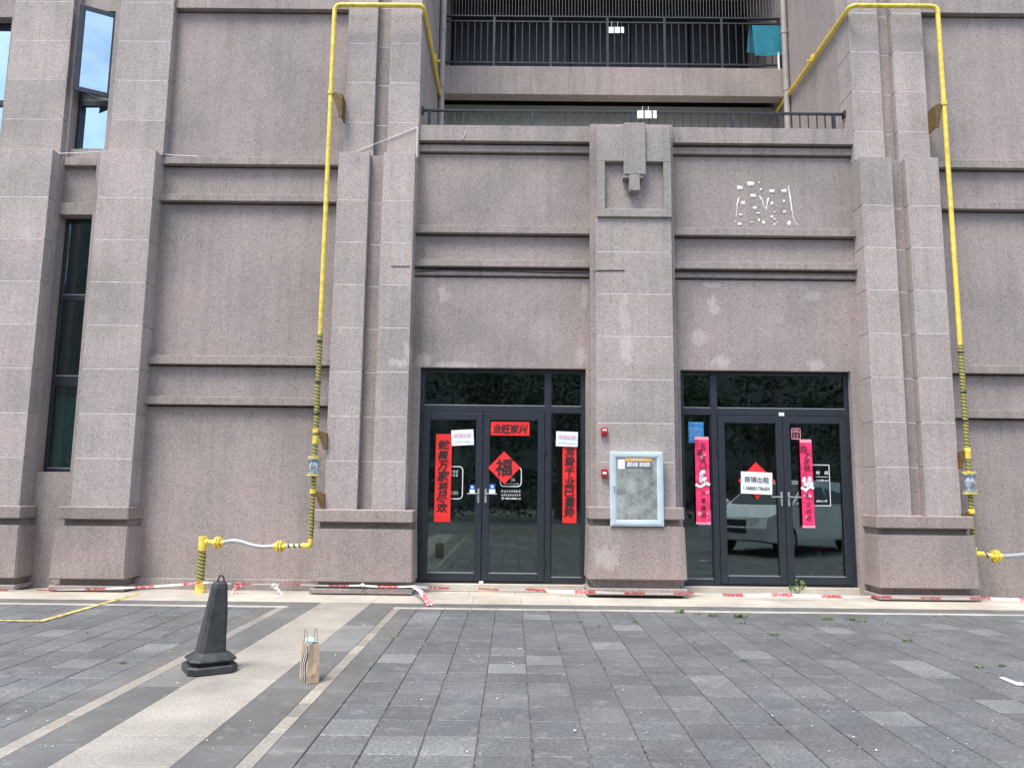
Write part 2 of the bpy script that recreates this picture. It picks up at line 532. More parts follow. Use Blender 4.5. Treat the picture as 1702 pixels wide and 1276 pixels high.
BASES = {}
def attach(o, parent):
    o.parent = parent
    L = BASES.get(parent.name, Vector((0, 0, 0)))
    o.matrix_parent_inverse = Matrix.Translation(-L)

def tag(o, label, cat, group=None, kind=None):
    if label: o['label'] = label
    if cat: o['category'] = cat
    if group: o['group'] = group
    if kind: o['kind'] = kind
    return o

def thing(name, loc, label, cat, group=None):
    o = bpy.data.objects.new(name, None)
    C.objects.link(o)
    o.location = loc
    o.empty_display_size = 0.2
    BASES[o.name] = Vector(loc)
    return tag(o, label, cat, group)

def struct(o):
    o['kind'] = 'structure'
    return o

def box(name, mat, parent, x0, x1, y0, y1, z0, z1, bev=0.0):
    return MB().box(x0, x1, y0, y1, z0, z1, bev).build(name, mat, parent)

def bent(pts, r, seg=5):
    """polyline with rounded corners"""
    pts = [Vector(p) for p in pts]
    out = [pts[0]]
    for i in range(1, len(pts) - 1):
        a, b, c = pts[i - 1], pts[i], pts[i + 1]
        d1, d2 = (a - b).normalized(), (c - b).normalized()
        k = min(r, (a - b).length * .45, (c - b).length * .45)
        p0, p2 = b + d1 * k, b + d2 * k
        for j in range(seg + 1):
            t = j / seg
            out.append(p0 * (1 - t) ** 2 + b * 2 * t * (1 - t) + p2 * t * t)
    out.append(pts[-1])
    return out

_deps = None
def glyph_mesh(ch, bold=0.0):
    cu = bpy.data.curves.new('t', 'FONT')
    cu.body = ch
    cu.align_x = 'CENTER'
    cu.align_y = 'CENTER'
    cu.size = 1.0
    cu.offset = bold
    cu.resolution_u = 2
    ob = bpy.data.objects.new('t', cu)
    C.objects.link(ob)
    dg = bpy.context.evaluated_depsgraph_get()
    me = bpy.data.meshes.new_from_object(ob.evaluated_get(dg))
    vs = [tuple(v.co) for v in me.vertices]
    fs = [tuple(p.vertices) for p in me.polygons]
    bpy.data.objects.remove(ob)
    bpy.data.meshes.remove(me)
    bpy.data.curves.remove(cu)
    if vs:      # centre the glyph box on the origin
        x0, x1 = min(v[0] for v in vs), max(v[0] for v in vs)
        y0, y1 = min(v[1] for v in vs), max(v[1] for v in vs)
        vs = [(v[0] - (x0 + x1) / 2, v[1] - (y0 + y1) / 2) for v in vs]
        w, h = x1 - x0, y1 - y0
    else:
        w = h = 1
    return vs, fs, w, h
_gc = {}
def put_text(mb, text, cx, cz, Y, h=None, w=None, bold=0.0, rot=0.0, shear=0.0, wobble=0.0, fat=0.0):
    """flat lettering on a plane facing -Y, fitted to height h (and width w)"""
    key = (text, bold)
    if key not in _gc:
        _gc[key] = glyph_mesh(text, bold)
    vs, fs, gw, gh = _gc[key]
    sy = (h / gh) if h else (w / gw)
    sx = (w / gw) if w else sy
    out = []
    ph = random.random() * 6
    for (x, y) in vs:
        if wobble:
            x, y = x + wobble * math.sin(y * 7 + ph), y + wobble * math.sin(x * 6 + ph * 2)
        x, y = x * sx, y * sy
        x += shear * y
        xr = x * math.cos(rot) - y * math.sin(rot)
        yr = x * math.sin(rot) + y * math.cos(rot)
        out.append((cx + xr, Y, cz + yr))
    mb._add(out, fs)
    if fat:                      # brush weight: the same strokes again, pressed wider
        for i, (ox, oz) in enumerate(((-1, 0), (1, 0), (0, 1), (0, -1))):
            mb._add([(x + ox * fat, y - .0002 * (i + 1), z + oz * fat * .8) for (x, y, z) in out], fs)

def outline(mb, x0, x1, z0, z1, t, Y, r=0.0):
    """flat line frame, optional rounded corners"""
    if r <= 0:
        for (a, b, c, d) in ((x0, x1, z0, z0 + t), (x0, x1, z1 - t, z1), (x0, x0 + t, z0 + t, z1 - t), (x1 - t, x1, z0 + t, z1 - t)):
            mb.quad((a, Y, c), (b, Y, c), (b, Y, d), (a, Y, d))
        return
    def loop(o):
        pts = []
        for (cx, cz, a0) in ((x1 - r, z1 - r, 0), (x0 + r, z1 - r, 90), (x0 + r, z0 + r, 180), (x1 - r, z0 + r, 270)):
            for k in range(5):
                a = math.radians(a0 + k * 22.5)
                pts.append((cx + math.cos(a) * (r - o), cz + math.sin(a) * (r - o)))
        return pts
    A, B = loop(0), loop(t)
    n = len(A)
    for i in range(n):
        j = (i + 1) % n
        mb.quad((A[i][0], Y, A[i][1]), (A[j][0], Y, A[j][1]), (B[j][0], Y, B[j][1]), (B[i][0], Y, B[i][1]))

# ---------------------------------------------------------------- ground
g = MB().box(-600, 600, -600, 600, -0.40, -0.030).build('ground', 'asphalt')
struct(g)
YF = -1.31                      # front edge of the pale sett line; pavers start here
PX, PY = 0.3135, 0.3155
def paver_mesh(w, d, gx, gy, h=0.022, bev=0.004):
    b = MB()
    b.box(-w / 2 + gx / 2, w / 2 - gx / 2, -d / 2 + gy / 2, d / 2 - gy / 2, -h, 0, bev)
    return b
# bedding sheet under all pieces of the forecourt (seen in the joints only)
bed = MB().box(-16, 18, -16, 0.45, -0.029, -0.010).build('pavement', 'joint')
struct(bed)
pm = paver_mesh(PX, PY, 0.009, 0.003).mesh('paver', 'tile')
cells = []
for side in (0, 1):
    ncol = 46 if side else 36
    for i in range(ncol):
        x = (-1.13 + (i + .5) * PX) if side else (-3.03 - (i + .5) * PX)
        for j in range(36):
            y = YF - (j + .5) * PY
            # pixel footprint decides which pavers show largest
            v = Vector((x, y, 0)) - EYE
            dz = v.dot(fw)
            vis = False
            area = 0
            if dz > 1:
                px, py = 851 + FPX * v.dot(RT) / dz, 638 - FPX * v.dot(UP) / dz
                vis = -45 < px < 1747 and py < 1300
                area = 1.0 / dz ** 3
            cells.append((area if vis else 0, x, y))
cells.sort(key=lambda c: -c[0])
for k, (a, x, y) in enumerate(cells[:300]):
    o = bpy.data.objects.new('paver', pm)
    C.objects.link(o)
    o.parent = bed
    o.location = (x, y, random.uniform(-.0022, .0012))
    o.rotation_euler = (random.uniform(-.004, .004), random.uniform(-.004, .004), random.uniform(-.003, .003))
far = MB()
unit = paver_mesh(PX, PY, 0.009, 0.003)
for (a, x, y) in cells[300:]:
    dz = random.uniform(-.0022, .0012)
    tx, ty = random.uniform(-.004, .004), random.uniform(-.004, .004)
    far._add([(vx + x, vy + y, vz + dz + vx * tx + vy * ty) for (vx, vy, vz) in unit.v], unit.f)
fo = far.build('far_pavers', 'tilestuff', bed)
fo['kind'] = 'stuff'

def run_pieces(name, mat, parent, x0, x1, y0, y1, step, along, gap=0.003, top=0.0, jitter=0.0006):
    """a strip of butted slabs, each its own piece"""
    a, e = (y0, y1) if along == 'y' else (x0, x1)
    n = max(1, round((e - a) / step))
    st = (e - a) / n
    for i in range(n):
        p, q = a + i * st + gap / 2, a + (i + 1) * st - gap / 2
        t = top + random.uniform(-jitter, jitter)
        if along == 'y':
            box(name, mat, parent, x0 + gap / 2, x1 - gap / 2, p, q, -0.024, t, 0.002)
        else:
            box(name, mat, parent, p, q, y0 + gap / 2, y1 - gap / 2, -0.024, t, 0.002)

YN = -12.6                      # strips run on past the camera to here
path = struct(MB().box(-2.384, -1.760, YN, -0.24, -0.0095, -0.006).build('stone_path', 'jointdark'))
run_pieces('path_slab', 'path', path, -2.385, -1.758, YN, -0.885, 1.25, 'y', .003)
strips = struct(MB().box(-3.028, -2.387, YN, -1.315, -0.0095, -0.006).box(-1.756, -1.132, YN, -1.315, -0.0095, -0.006).build('pavement_border', 'jointdark'))
run_pieces('border_slab', 'band_slab', strips, -2.700, -2.385, YN, -1.19, 1.26, 'y', .003)
run_pieces('border_slab', 'band_slab', strips, -3.030, -2.812, YN, -1.31, .63, 'y', .003)
run_pieces('border_slab', 'band_slab', strips, -1.758, -1.430, YN, -1.19, 1.26, 'y', .003)
run_pieces('border_slab', 'band_slab', strips, -1.334, -1.130, YN, -1.31, .63, 'y', .003)
run_pieces('sett', 'sett', strips, -2.812, -2.700, YN, -1.31, .3155, 'y', .004)
run_pieces('sett', 'sett', strips, -1.430, -1.334, YN, -1.31, .3155, 'y', .004)
linee = struct(MB().box(-16, -2.71, -1.30, -1.20, -0.0095, -0.006).box(-1.42, 18, -1.30, -1.20, -0.0095, -0.006).build('pavement_edge', 'jointdark'))
run_pieces('edge_sett', 'whitesett', linee, -12.0, -2.700, -1.308, -1.192, .3155, 'x', .004)
run_pieces('edge_sett', 'whitesett', linee, -1.430, 12.0, -1.308, -1.192, .3155, 'x', .004)
run_pieces('edge_slab', 'band_slab', linee, -12.0, -2.385, -1.190, -0.880, .94, 'x', .003)
run_pieces('edge_slab', 'band_slab', linee, -1.758, 12.0, -1.190, -0.880, .94, 'x', .003)
apron = struct(MB().box(-16, 18, -0.875, 0.45, -0.0095, -0.006).build('apron', 'jointdark'))
run_pieces('apron_slab', 'apron', apron, -11.92, -2.385, -0.878, -0.18, .6365, 'x', .003, 0.004)
run_pieces('apron_slab', 'apron', apron, -2.385, -1.758, -0.878, -0.18, .627, 'x', .003, 0.004)
run_pieces('apron_slab', 'apron', apron, -1.758, 12.0, -0.878, -0.18, .6365, 'x', .003, 0.004)
run_pieces('apron_slab', 'apron', apron, -11.92, 12.0, -0.178, 0.45, .6365, 'x', .003, 0.003)
# worn yellow parking line
yl = MB()
def paint(x0, x1, y0, y1, z):
    yl.quad((x0, y0, z), (x1, y0, z), (x1, y1, z), (x0, y1, z))
paint(-5.00, -4.915, -0.874, -0.30, 0.0085)
paint(-5.00, -4.915, -2.470, -0.886, 0.0062)
paint(-9.5, -5.002, -2.470, -2.395, 0.0062)
struct(yl.build('painted_line', 'linepaint'))

# ---------------------------------------------------------------- the building
BLD = thing('commercial_building', (1.7, 0.3, 0), 'grey-brown stone-chip commercial building with tall piers and two shop entrances', 'building')
WY, UPF, LOF = 0.20, 0.06, -0.10          # wall plane, upper and lower shaft fronts
BACK = 0.60
JL = [1.13, 1.79, 2.413, 3.042, 3.670, 4.297, 4.922, 5.552, 6.285]
JU = [6.285, 6.822, 7.455, 8.085, 8.72, 9.36]
JUR = [6.30, 6.755, 7.385, 8.02, 8.652, 9.36]
def panels(par, x0, x1, yf, zs, mat='pier', gap=0.008, yb=BACK - .1):
    for a, b in zip(zs[:-1], zs[1:]):
        box('stone_panel', mat, par, x0, x1, yf, yb, a + gap / 2, b - gap / 2, 0.003)
def core(x0, x1, yf, z0, z1, yb=BACK - .12):
    """light grout body showing only in the joints"""
    return (x0 + .012, x1 - .012, yf + .0015, yb, z0 + .01, z1 - .02)
def plinth(par, x0, x1, yf=-0.22, zt=1.13, dz=0.0, yb=WY + .1):
    box('ledge', 'plinth', par, x0 + .012, x1 - .012, yf, yb, 0.96 + dz, zt, 0.012)
    box('recessed_course', 'plinth', par, x0 + .065, x1 - .065, yf + .115, yb - .02, 0.86 + dz, 0.962 + dz)
    # block flares slightly towards its foot
    b = bmesh.new()
    bmesh.ops.create_cube(b, size=1.0)
    z0, z1 = 0.168 + dz * .9, 0.872 + dz
    for v in b.verts:
        k = 0.0 if v.co.z > 0 else 0.018
        v.co = Vector((x0 + .008 - k if v.co.x < 0 else x1 - .008 + k, yf + .004 - k if v.co.y < 0 else yb, z1 if v.co.z > 0 else z0))
    bmesh.ops.bevel(b, geom=b.edges[:], offset=.014, segments=2, affect='EDGES')
    MB().bm(b).build('plinth_block', 'plinth', par)
    box('recessed_course', 'plinth', par, x0 + .075, x1 - .075, yf + .105, yb - .03, 0.085 + dz * .6, 0.17 + dz * .9)
    box('base_course', 'plinth', par, x0 - .012, x1 + .012, yf - .012, yb, 0.018 + dz * .3, 0.083 + dz * .6, 0.010)
    box('shadow_gap', 'jointdark', par, x0 + .04, x1 - .04, yf + .06, yb - .03, 0.004, 0.018 + dz * .3 - .001)  # dark fill colours in the shade of the gap under the base course

# single piers on the left
for (lo, up, pl) in (((-7.66, -6.785), (-7.677, -6.776), (-7.78, -6.675)), ((-6.080, -5.275), (-6.057, -5.247), (-6.205, -5.205))):
    p = MB().box(*core(lo[0], lo[1], LOF, 1.0, 6.285)).box(*core(up[0], up[1], UPF, 6.27, 9.4)).build('pier', 'grout', BLD)
    panels(p, lo[0], lo[1], LOF, JL)
    panels(p, up[0], up[1], UPF, JU)
    plinth(p, *pl)
# double piers with a sunk groove
for (xs, us, pl, ju) in (((-2.600, -2.146, -1.942, -1.483), (-2.577, -2.132, -1.929, -1.461), (-2.705, -1.345), JU),
                         ((4.998, 5.463, 5.667, 6.146), (5.010, 5.457, 5.660, 6.127), (4.915, 6.252), JUR)):
    p = MB().box(*core(xs[0], xs[1], LOF, 1.0, 6.285)).box(*core(xs[2], xs[3], LOF, 1.0, 6.285)).box(*core(xs[1], xs[2], .02, 1.0, 6.285)) \
            .box(*core(us[0], us[1], UPF, 6.27, 9.4)).box(*core(us[2], us[3], UPF, 6.27, 9.4)).box(*core(us[1], us[2], .16, 6.27, 9.4)).build('pier', 'grout', BLD)
    panels(p, xs[0], xs[1], LOF, JL)
    panels(p, xs[2], xs[3], LOF, JL)
    panels(p, xs[1] + .002, xs[2] - .002, .02, JL, 'band')
    panels(p, us[0], us[1], UPF, ju)
    panels(p, us[2], us[3], UPF, ju)
    panels(p, us[1] + .002, us[2] - .002, .16, ju, 'band')
    plinth(p, *pl)
# pier between the two entrances, with a flat backing and a crest on top
p = MB().box(*core(1.148, 2.240, LOF, 1.0, 5.2)).build('pier', 'grout', BLD)
panels(p, 1.148, 2.240, LOF, [1.205, 1.819, 2.357, 2.972, 3.586, 4.200, 4.818, 5.425])
box('backing', 'wall', p, 1.085, 2.300, 0.0, BACK - .11, 0.02, 6.80, 0.006)
plinth(p, 1.018, 2.337, zt=1.205, dz=0.078, yb=.28)
# crest
ex0, ez1 = at(992, 209, -.14)
ex1, ez0 = at(1117, 361, -.14)
e = MB()
qx0, qz1 = at(1005.5, 268, -.14)
qx1, qz0 = at(1104, 347.5, -.14)
e.box(ex0, ex1, -.14, .10, qz1, ez1, .008).box(ex0, ex1, -.14, .10, ez0, qz0, .008).box(ex0, qx0, -.139, .10, qz0 - .004, qz1 + .004, .006).box(qx1, ex1, -.139, .10, qz0 - .004, qz1 + .004, .006)
crest = e.build('crest', 'emblem', BLD)
box('crest_panel', 'wall', crest, qx0 - .01, qx1 + .01, -.06, .09, qz0 - .01, qz1 + .01)
bx0, bz1 = at(1037, 207, -.2)
bx1, bz0 = at(1073.7, 290, -.2)
box('crest_bar', 'emblem', crest, bx0, bx1, -.20, .05, bz0, bz1 + .03, .008)
sx0, sz1 = at(1046, 289, -.19)
sx1, sz0 = at(1063.5, 317, -.19)
box('crest_drop', 'emblem', crest, sx0, sx1, -.205, .05, sz0, bz0 - .003, .006)
box('crest_shoulder', 'emblem', crest, bx0 - .012, bx1 - .03, -.185, .05, bz0 - .045, bz0 - .004, .004)

# walls between the piers
def wall_panel(x0, x1, z0, z1, y=WY, par=BLD, mat='wall'):
    return box('wall_panel', mat, par, x0, x1, y, BACK - .1, z0, z1)
def banded_wall(x0, x1, z0, z1, bands, y=WY, gap=.024):
    """wall fields between bands; a drip groove is left open under every band"""
    box('wall_back', 'wall', BLD, x0, x1, y + .075, BACK - .1, z0, z1)
    cuts = sorted(bands)
    lo = z0
    for (a, b) in cuts:
        box('wall_panel', 'wall', BLD, x0, x1, y, y + .074, lo, a - gap)
        lo = b - .01
    if lo < z1:
        box('wall_panel', 'wall', BLD, x0, x1, y, y + .074, lo, z1)
def band(x0, x1, z0, z1, y=0.11, mat='band', bev=.005):
    return box('band', mat, BLD, x0, x1, y, WY + .10, z0, z1, bev)
banded_wall(-5.30, -2.55, 0.0, 9.6, [(6.168, 6.284), (5.598, 5.700), (3.157, 3.281), (2.574, 2.686), (8.665, 9.61)])
for (z0, z1) in ((6.168, 6.284), (5.598, 5.700), (3.157, 3.281), (2.574, 2.686), (8.665, 9.6)):
    band(-5.29, -2.56, z0, z1)
box('skirting', 'band', BLD, -5.27, -2.62, .165, .4, 0.0, 0.150, .01)
banded_wall(6.10, 12.5, 0.0, 9.6, [(6.225, 6.351), (5.587, 5.707), (3.142, 3.253), (2.501, 2.612), (8.70, 9.61)])
for (z0, z1) in ((6.225, 6.351), (5.587, 5.707), (3.142, 3.253), (2.501, 2.612), (8.70, 9.6)):
    band(6.11, 12.5, z0, z1)
# shop bays
DB = WY + .02
for (x0, x1) in ((-1.50, 1.10), (2.28, 5.02)):
    banded_wall(x0, x1, 3.165, 6.60, [(6.425, 6.61), (5.155, 5.270), (4.525, 4.590), (4.648, 4.750)], DB)
    band(x0, x1, 6.565, 6.808, 0.10)
    band(x0, x1, 6.425, 6.530, 0.165)
    band(x0, x1, 5.155, 5.270, 0.13)
    band(x0, x1, 4.648, 4.750, 0.13)
    band(x0, x1, 4.525, 4.590, 0.185, bev=.015)
for (x0, x1) in ((-1.50, -1.362), (1.034, 1.10), (2.28, 2.398), (4.860, 5.02)):
    wall_panel(x0, x1, 0.005, 3.164, DB)
# wall body behind everything, closing the building
box('wall_body', 'wall', BLD, -14.0, -6.90, .45, 6.0, 0, 6.2)
box('wall_body', 'wall', BLD, 12.4, 14.0, .45, 6.0, 0, 9.6)

# ------------------------------------------------ tall windows between the left piers
def pane(par, x0, x1, z0, z1, y, mat='winglass', t=.012):
    return box('pane', mat, par, x0, x1, y, y + t, z0, z1)
# narrow bay: jambs, spandrel and opening
nx0, nx1 = -6.80, -6.04
box('jamb', 'wall', BLD, -6.79, -6.745, .10, .55, 0.0, 6.27)
box('jamb', 'wall', BLD, -6.21, -6.03, .05, .55, 0.0, 6.27)
box('jamb', 'wall', BLD, -6.79, -6.72, .14, .55, 6.271, 9.6)
box('jamb', 'wall', BLD, -6.16, -6.03, .12, .55, 6.271, 9.6)
wall_panel(-6.744, -6.211, 0.0, 1.60, .16)
wall_panel(-6.744, -6.211, 5.372, 6.27, .20)
wall_panel(-6.719, -6.161, 6.27, 6.42, .20)
box('band', 'band', BLD, -6.744, -6.211, .12, .5, 6.13, 6.26, .005)
box('band', 'band', BLD, -6.744, -6.211, .12, .5, 5.368, 5.55, .005)
wall_panel(-6.719, -6.161, 8.66, 9.6, .20)
def window(x0, x1, z0, z1, y, bars, fr=.05, mat='winglass', sash=None):
    """frame with its bars; glass panes as sub-parts"""
    m = MB()
    m.box(x0, x0 + fr, y, y + .07, z0, z1, .004).box(x1 - fr, x1, y, y + .07, z0, z1, .004)
    m.box(x0 + fr, x1 - fr, y + .002, y + .068, z0, z0 + fr, .003).box(x0 + fr, x1 - fr, y + .002, y + .068, z1 - fr, z1, .003)
    for (b0, b1) in bars:
        m.box(x0 + fr, x1 - fr, y + .002, y + .068, b0, b1, .003)
    w = m.build('window', 'frame', BLD)
    zs = [z0 + fr] + [q for b in bars for q in b] + [z1 - fr]
    for a, b in zip(zs[0::2], zs[1::2]):
        box('gasket', 'seal', w, x0 + fr, x1 - fr, y + .014, y + .03, a, a + .012)
        pane(w, x0 + fr + .001, x1 - fr - .001, a + .001, b - .001, y + .032, mat)
    return w
w = window(-6.744, -6.211, 1.602, 5.367, .30, ((2.84, 2.99), (4.12, 4.20)))
box('blind', 'curtain', w, -6.70, -6.25, .40, .41, 1.66, 2.70)
m = MB()
m.box(-7.4, -5.6, 1.85, 1.87, 1.4, 5.6).box(-7.42, -7.4, .56, 1.87, 1.4, 5.6).box(-5.6, -5.58, .56, 1.87, 1.4, 5.6)
m.box(-7.42, -5.58, .56, 1.87, 5.6, 5.62).box(-7.42, -5.58, .56, 1.87, 1.38, 1.40)
m.build('interior_wall', 'room', BLD)
# upper window: fixed light below, top-hung sash pushed open above
w = window(-6.719, -6.161, 6.42, 8.66, .30, ((7.16, 7.25),), mat='skyglass')
w.name = 'window'
for ch in [c for c in w.children if c.name.startswith('pane')][1:]:
    bpy.data.objects.remove(ch)
box('blind', 'white', w, -6.60, -6.20, .42, .43, 6.44, 7.12)
m = MB()
m.box(-7.4, -5.6, 1.85, 1.87, 6.3, 8.8).box(-7.42, -7.4, .56, 1.87, 6.3, 8.8).box(-5.6, -5.58, .56, 1.87, 6.3, 8.8)
m.build('interior_wall', 'room', BLD)
def open_sash(xh, w, z0, z1, y, ang):
    """side-hung sash, hinged on its right stile and swung outwards"""
    m, gm = MB(), MB()
    f = .075
    m.box(-w, -w + f, 0, .055, z0, z1, .004).box(-f, 0, 0, .055, z0, z1, .004).box(-w + f, -f, .002, .053, z1 - f, z1, .003).box(-w + f, -f, .002, .053, z0, z0 + f, .003)
    gm.box(-w + f, -f, .016, .026, z0 + f, z1 - f)
    c, s_ = math.cos(ang), math.sin(ang)
    for q in (m, gm):
        q.v = [(xh + x * c + yy * s_, y + x * s_ + yy * c, zz) for (x, yy, zz) in q.v]
    o = m.build('open_sash', 'frame', BLD)
    gm.build('pane', 'skyglass', o)
    MB().tube([(xh - .30, y + .06, z0 + .02), (xh - w * .8 * c, y - w * .8 * s_ + .02, z0 + .02)], .008, 6).build('stay', 'rail', o)
open_sash(-6.165, .53, 7.24, 8.62, .22, math.radians(30))
# window at the far left edge, upper floor
w = window(-8.75, -7.72, 6.42, 8.52, .32, ((7.16, 7.25),), mat='skyglass')
wall_panel(-9.9, -7.66, 8.52, 9.6, .16)
wall_panel(-9.9, -7.66, 5.9, 6.42, .16)
box('jamb', 'wall', BLD, -7.725, -7.60, .10, .55, 5.9, 9.6)
m = MB().box(-8.8, -7.7, 1.6, 1.62, 6.3, 8.8)
m.build('interior_wall', 'room', BLD)
wall_panel(-12, -7.6, 0, 6.0, .22)

# ------------------------------------------------ shop entrances
FY = 0.32                       # face of the aluminium frames
GY = FY + .035                  # glass plane
def entrance(x0, x1, leaves, side, mull, ztop=3.165, zbot=0.115, ztr=(2.525, 2.625), bottle=None):
    m = MB()
    f = .055
    m.box(x0, x0 + f, FY, FY + .10, zbot, ztop, .004).box(x1 - f, x1, FY, FY + .10, zbot, ztop, .004)
    m.box(x0 + f, x1 - f, FY + .002, FY + .098, ztop - f, ztop, .004)
    m.box(x0 + f, x1 - f, FY + .002, FY + .098, ztr[0], ztr[1], .004)
    m.box(mull[0], mull[1], FY - .004, FY + .102, zbot, ztop - f, .004)
    m.box(x0 + f, x1 - f, FY + .004, FY + .096, zbot - .004, zbot + .020, .002)
    m.box(side[0], side[1], FY + .003, FY + .09, zbot + .020, zbot + .085, .003)
    fr = m.build('entrance', 'frame', BLD)
    def lite(a, b, c, d):
        box('gasket', 'seal', fr, a, b, GY - .016, GY - .002, c, c + .010)
        pane(fr, a, b, c + .001, d - .001, GY, 'glass')
        for q in (a, b - .012):
            box('glazing_bead', 'frame', fr, q, q + .012, GY - .014, GY - .002, c + .01, d)
    lx0, lx1 = leaves[0][0], leaves[-1][1]
    # fixed top lights and side light
    for (a, b) in (((x0 + f), mull[0]), (mull[1], x1 - f)):
        lite(a + .002, b - .002, ztr[1] + .001, ztop - f - .001)
    lite(side[0] + .002, side[1] - .002, zbot + .086, ztr[0] - .002)
    for i, (a, b) in enumerate(leaves):
        st, top, bot = .098, .105, .105
        z0, z1 = zbot + .028, ztr[0] - .006
        q = MB()
        y0, y1 = FY - .012, FY + .06
        q.box(a, a + st, y0, y1, z0, z1, .005).box(b - st, b, y0, y1, z0, z1, .005)
        q.box(a + st, b - st, y0 + .001, y1 - .001, z1 - top, z1, .004).box(a + st, b - st, y0 + .001, y1 - .001, z0, z0 + bot, .004)
        leaf = q.build('door_leaf', 'frame', fr)
        ga, gb, gc, gd = a + st, b - st, z0 + bot, z1 - top
        box('gasket', 'seal', fr, ga, gb, GY - .02, GY - .004, gc, gc + .010)
        pane(fr, ga - .002, gb + .002, gc - .002, gd + .002, GY - .001, 'glass')
        # lever handle with its plate
        hx = (b - st * .5) if i == 0 else (a + st * .5)
        sg = -1 if i == 0 else 1
        hz = 1.36
        h = MB().box(hx - .014, hx + .014, y0 - .010, y0 - .001, hz - .13, hz + .07, .003)
        h.tube(bent([(hx, y0 - .005, hz), (hx, y0 - .055, hz), (hx + sg * .16, y0 - .055, hz - .004)], .02), .009, 8)
        h.build('door_handle', 'seal', fr)
        hxx = a - .006 if i == 0 else b + .006
        for zz in (.35, 1.95):
            MB().tube([(hxx, y0 - .006, zz), (hxx, y0 - .006, zz + .13)], .011, 8).build('hinge', 'rail', fr)
    return fr
ent1 = entrance(-1.362, 1.034, ((-1.310, -.446), (-.440, .447)), (.540, .980), (.450, .538))
ent2 = entrance(2.398, 4.860, ((2.944, 3.878), (3.884, 4.806)), (2.452, 2.850), (2.852, 2.940))
for (x0, x1) in ((-1.485, 1.085), (2.30, 5.0)):
    box('threshold', 'apron', BLD, x0, x1, .255, .50, 0.005, 0.108, .006)
# empty shop rooms behind the glass
for (x0, x1) in ((-1.7, 1.35), (2.1, 5.25)):
    m = MB()
    m.box(x0 - .02, x0, .52, 7.0, 0, 3.5).box(x1, x1 + .02, .52, 7.0, 0, 3.5).box(x0, x1, 7.0, 7.02, 0, 3.5).box(x0, x1, .52, 7.0, 3.48, 3.5)
    m.build('interior_wall', 'room', BLD)
    box('interior_floor', 'roomfloor', BLD, x0, x1, .50, 7.0, 0.03, 0.10)
box('interior_pillar', 'room', BLD, -1.30, -.95, 2.6, 3.0, .101, 3.47)

# ------------------------------------------------ terrace and balcony above the entrances
RY = 0.34
box('terrace_slab', 'soffit', BLD, -1.50, 5.03, 0.13, 3.6, 6.60, 6.80)
# cheeks of the recess: back sides of the double piers
box('cheek_wall', 'wall', BLD, -2.50, -1.464, .505, 5.1, 6.0, 12.5)
box('cheek_wall', 'wall', BLD, 5.013, 6.05, .505, 5.1, 6.0, 12.5)
BY = 2.7
box('balcony_beam', 'band', BLD, -1.462, 5.010, BY, BY + .25, 8.704, 9.265, .008)
box('balcony_slab', 'shadeceil', BLD, -1.462, 5.010, BY + .251, 5.0, 9.15, 9.262)
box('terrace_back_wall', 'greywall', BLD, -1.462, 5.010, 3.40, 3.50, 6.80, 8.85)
box('terrace_recess', 'roomdark', BLD, -1.462, 5.010, 4.4, 4.5, 6.80, 9.149)  # near-black sheet stands for the shade deep under the beam
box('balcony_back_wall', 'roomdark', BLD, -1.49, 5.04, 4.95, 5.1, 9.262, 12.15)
box('balcony_ceiling', 'soffit', BLD, -1.49, 5.04, BY, 5.1, 12.16, 12.4)
# dark glazing of the upper flat
gl = MB()
for i in range(5):
    x = -1.40 + i * 1.29
    gl.box(x, x + .05, 4.86, 4.94, 9.27, 11.8).box(x + .05, x + 1.24, 4.87, 4.93, 9.40, 9.45).box(x + .05, x + 1.24, 4.87, 4.93, 9.85, 9.92)
gf = gl.build('balcony_window', 'frame', BLD)
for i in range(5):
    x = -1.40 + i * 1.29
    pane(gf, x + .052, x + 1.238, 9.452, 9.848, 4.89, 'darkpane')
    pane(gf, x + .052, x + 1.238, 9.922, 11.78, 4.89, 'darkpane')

def railing(x0, x1, y, zb, zt, posts, n, second=None, knob=False):
    m = MB()
    m.box(x0, x1, y - .025, y + .025, zt - .030, zt, .004).box(x0 + .03, x1 - .03, y - .016, y + .016, zb, zb + .030, .003)
    if second:
        m.box(x0, x1, y - .016, y + .016, second - .028, second, .003)
    if knob:
        for x in (x0, x1):
            m.box(x - .012 if x == x0 else x - .02, x + .02 if x == x0 else x + .012, y - .055, y + .055, zt - .075, zt + .03, .006)
    r = m.build('railing', 'rail', BLD)
    for x in posts:
        box('railing_post', 'rail', r, x - .024, x + .024, y - .024, y + .024, zb - .075, (second or zt) - .0305 if not second else zt - .0305, .003)
    bmesh_ = MB().box(-.008, .008, -.008, .008, 0, (second or zt) - .028 - (zb + .031)).mesh('baluster', 'rail')
    for a, b in zip(posts[:-1], posts[1:]):
        for i in range(1, n):
            o = bpy.data.objects.new('baluster', bmesh_)
            C.objects.link(o)
            attach(o, r)
            o.location = (a + (b - a) * i / n + random.uniform(-.003, .003), y, zb + .031)
    return r
railing(-1.455, 5.004, RY, 6.890, 7.175, [-1.345, .232, 1.770, 3.300, 4.838], 12, knob=True)
railing(-1.46, 5.008, BY + .06, 9.348, 10.314, [-1.43, -.451, .619, 1.690, 2.768, 3.847, 4.93], 8, second=10.21)
wm = MB()
x = -1.42
while x < 4.98:
    wm.tube([(x, BY + .06, 10.315), (x, BY + .06, 12.155)], .0035, 4, cap=False)
    x += .0595
wires = wm.build('safety_wires', 'wire', BLD)
wires['kind'] = 'stuff'
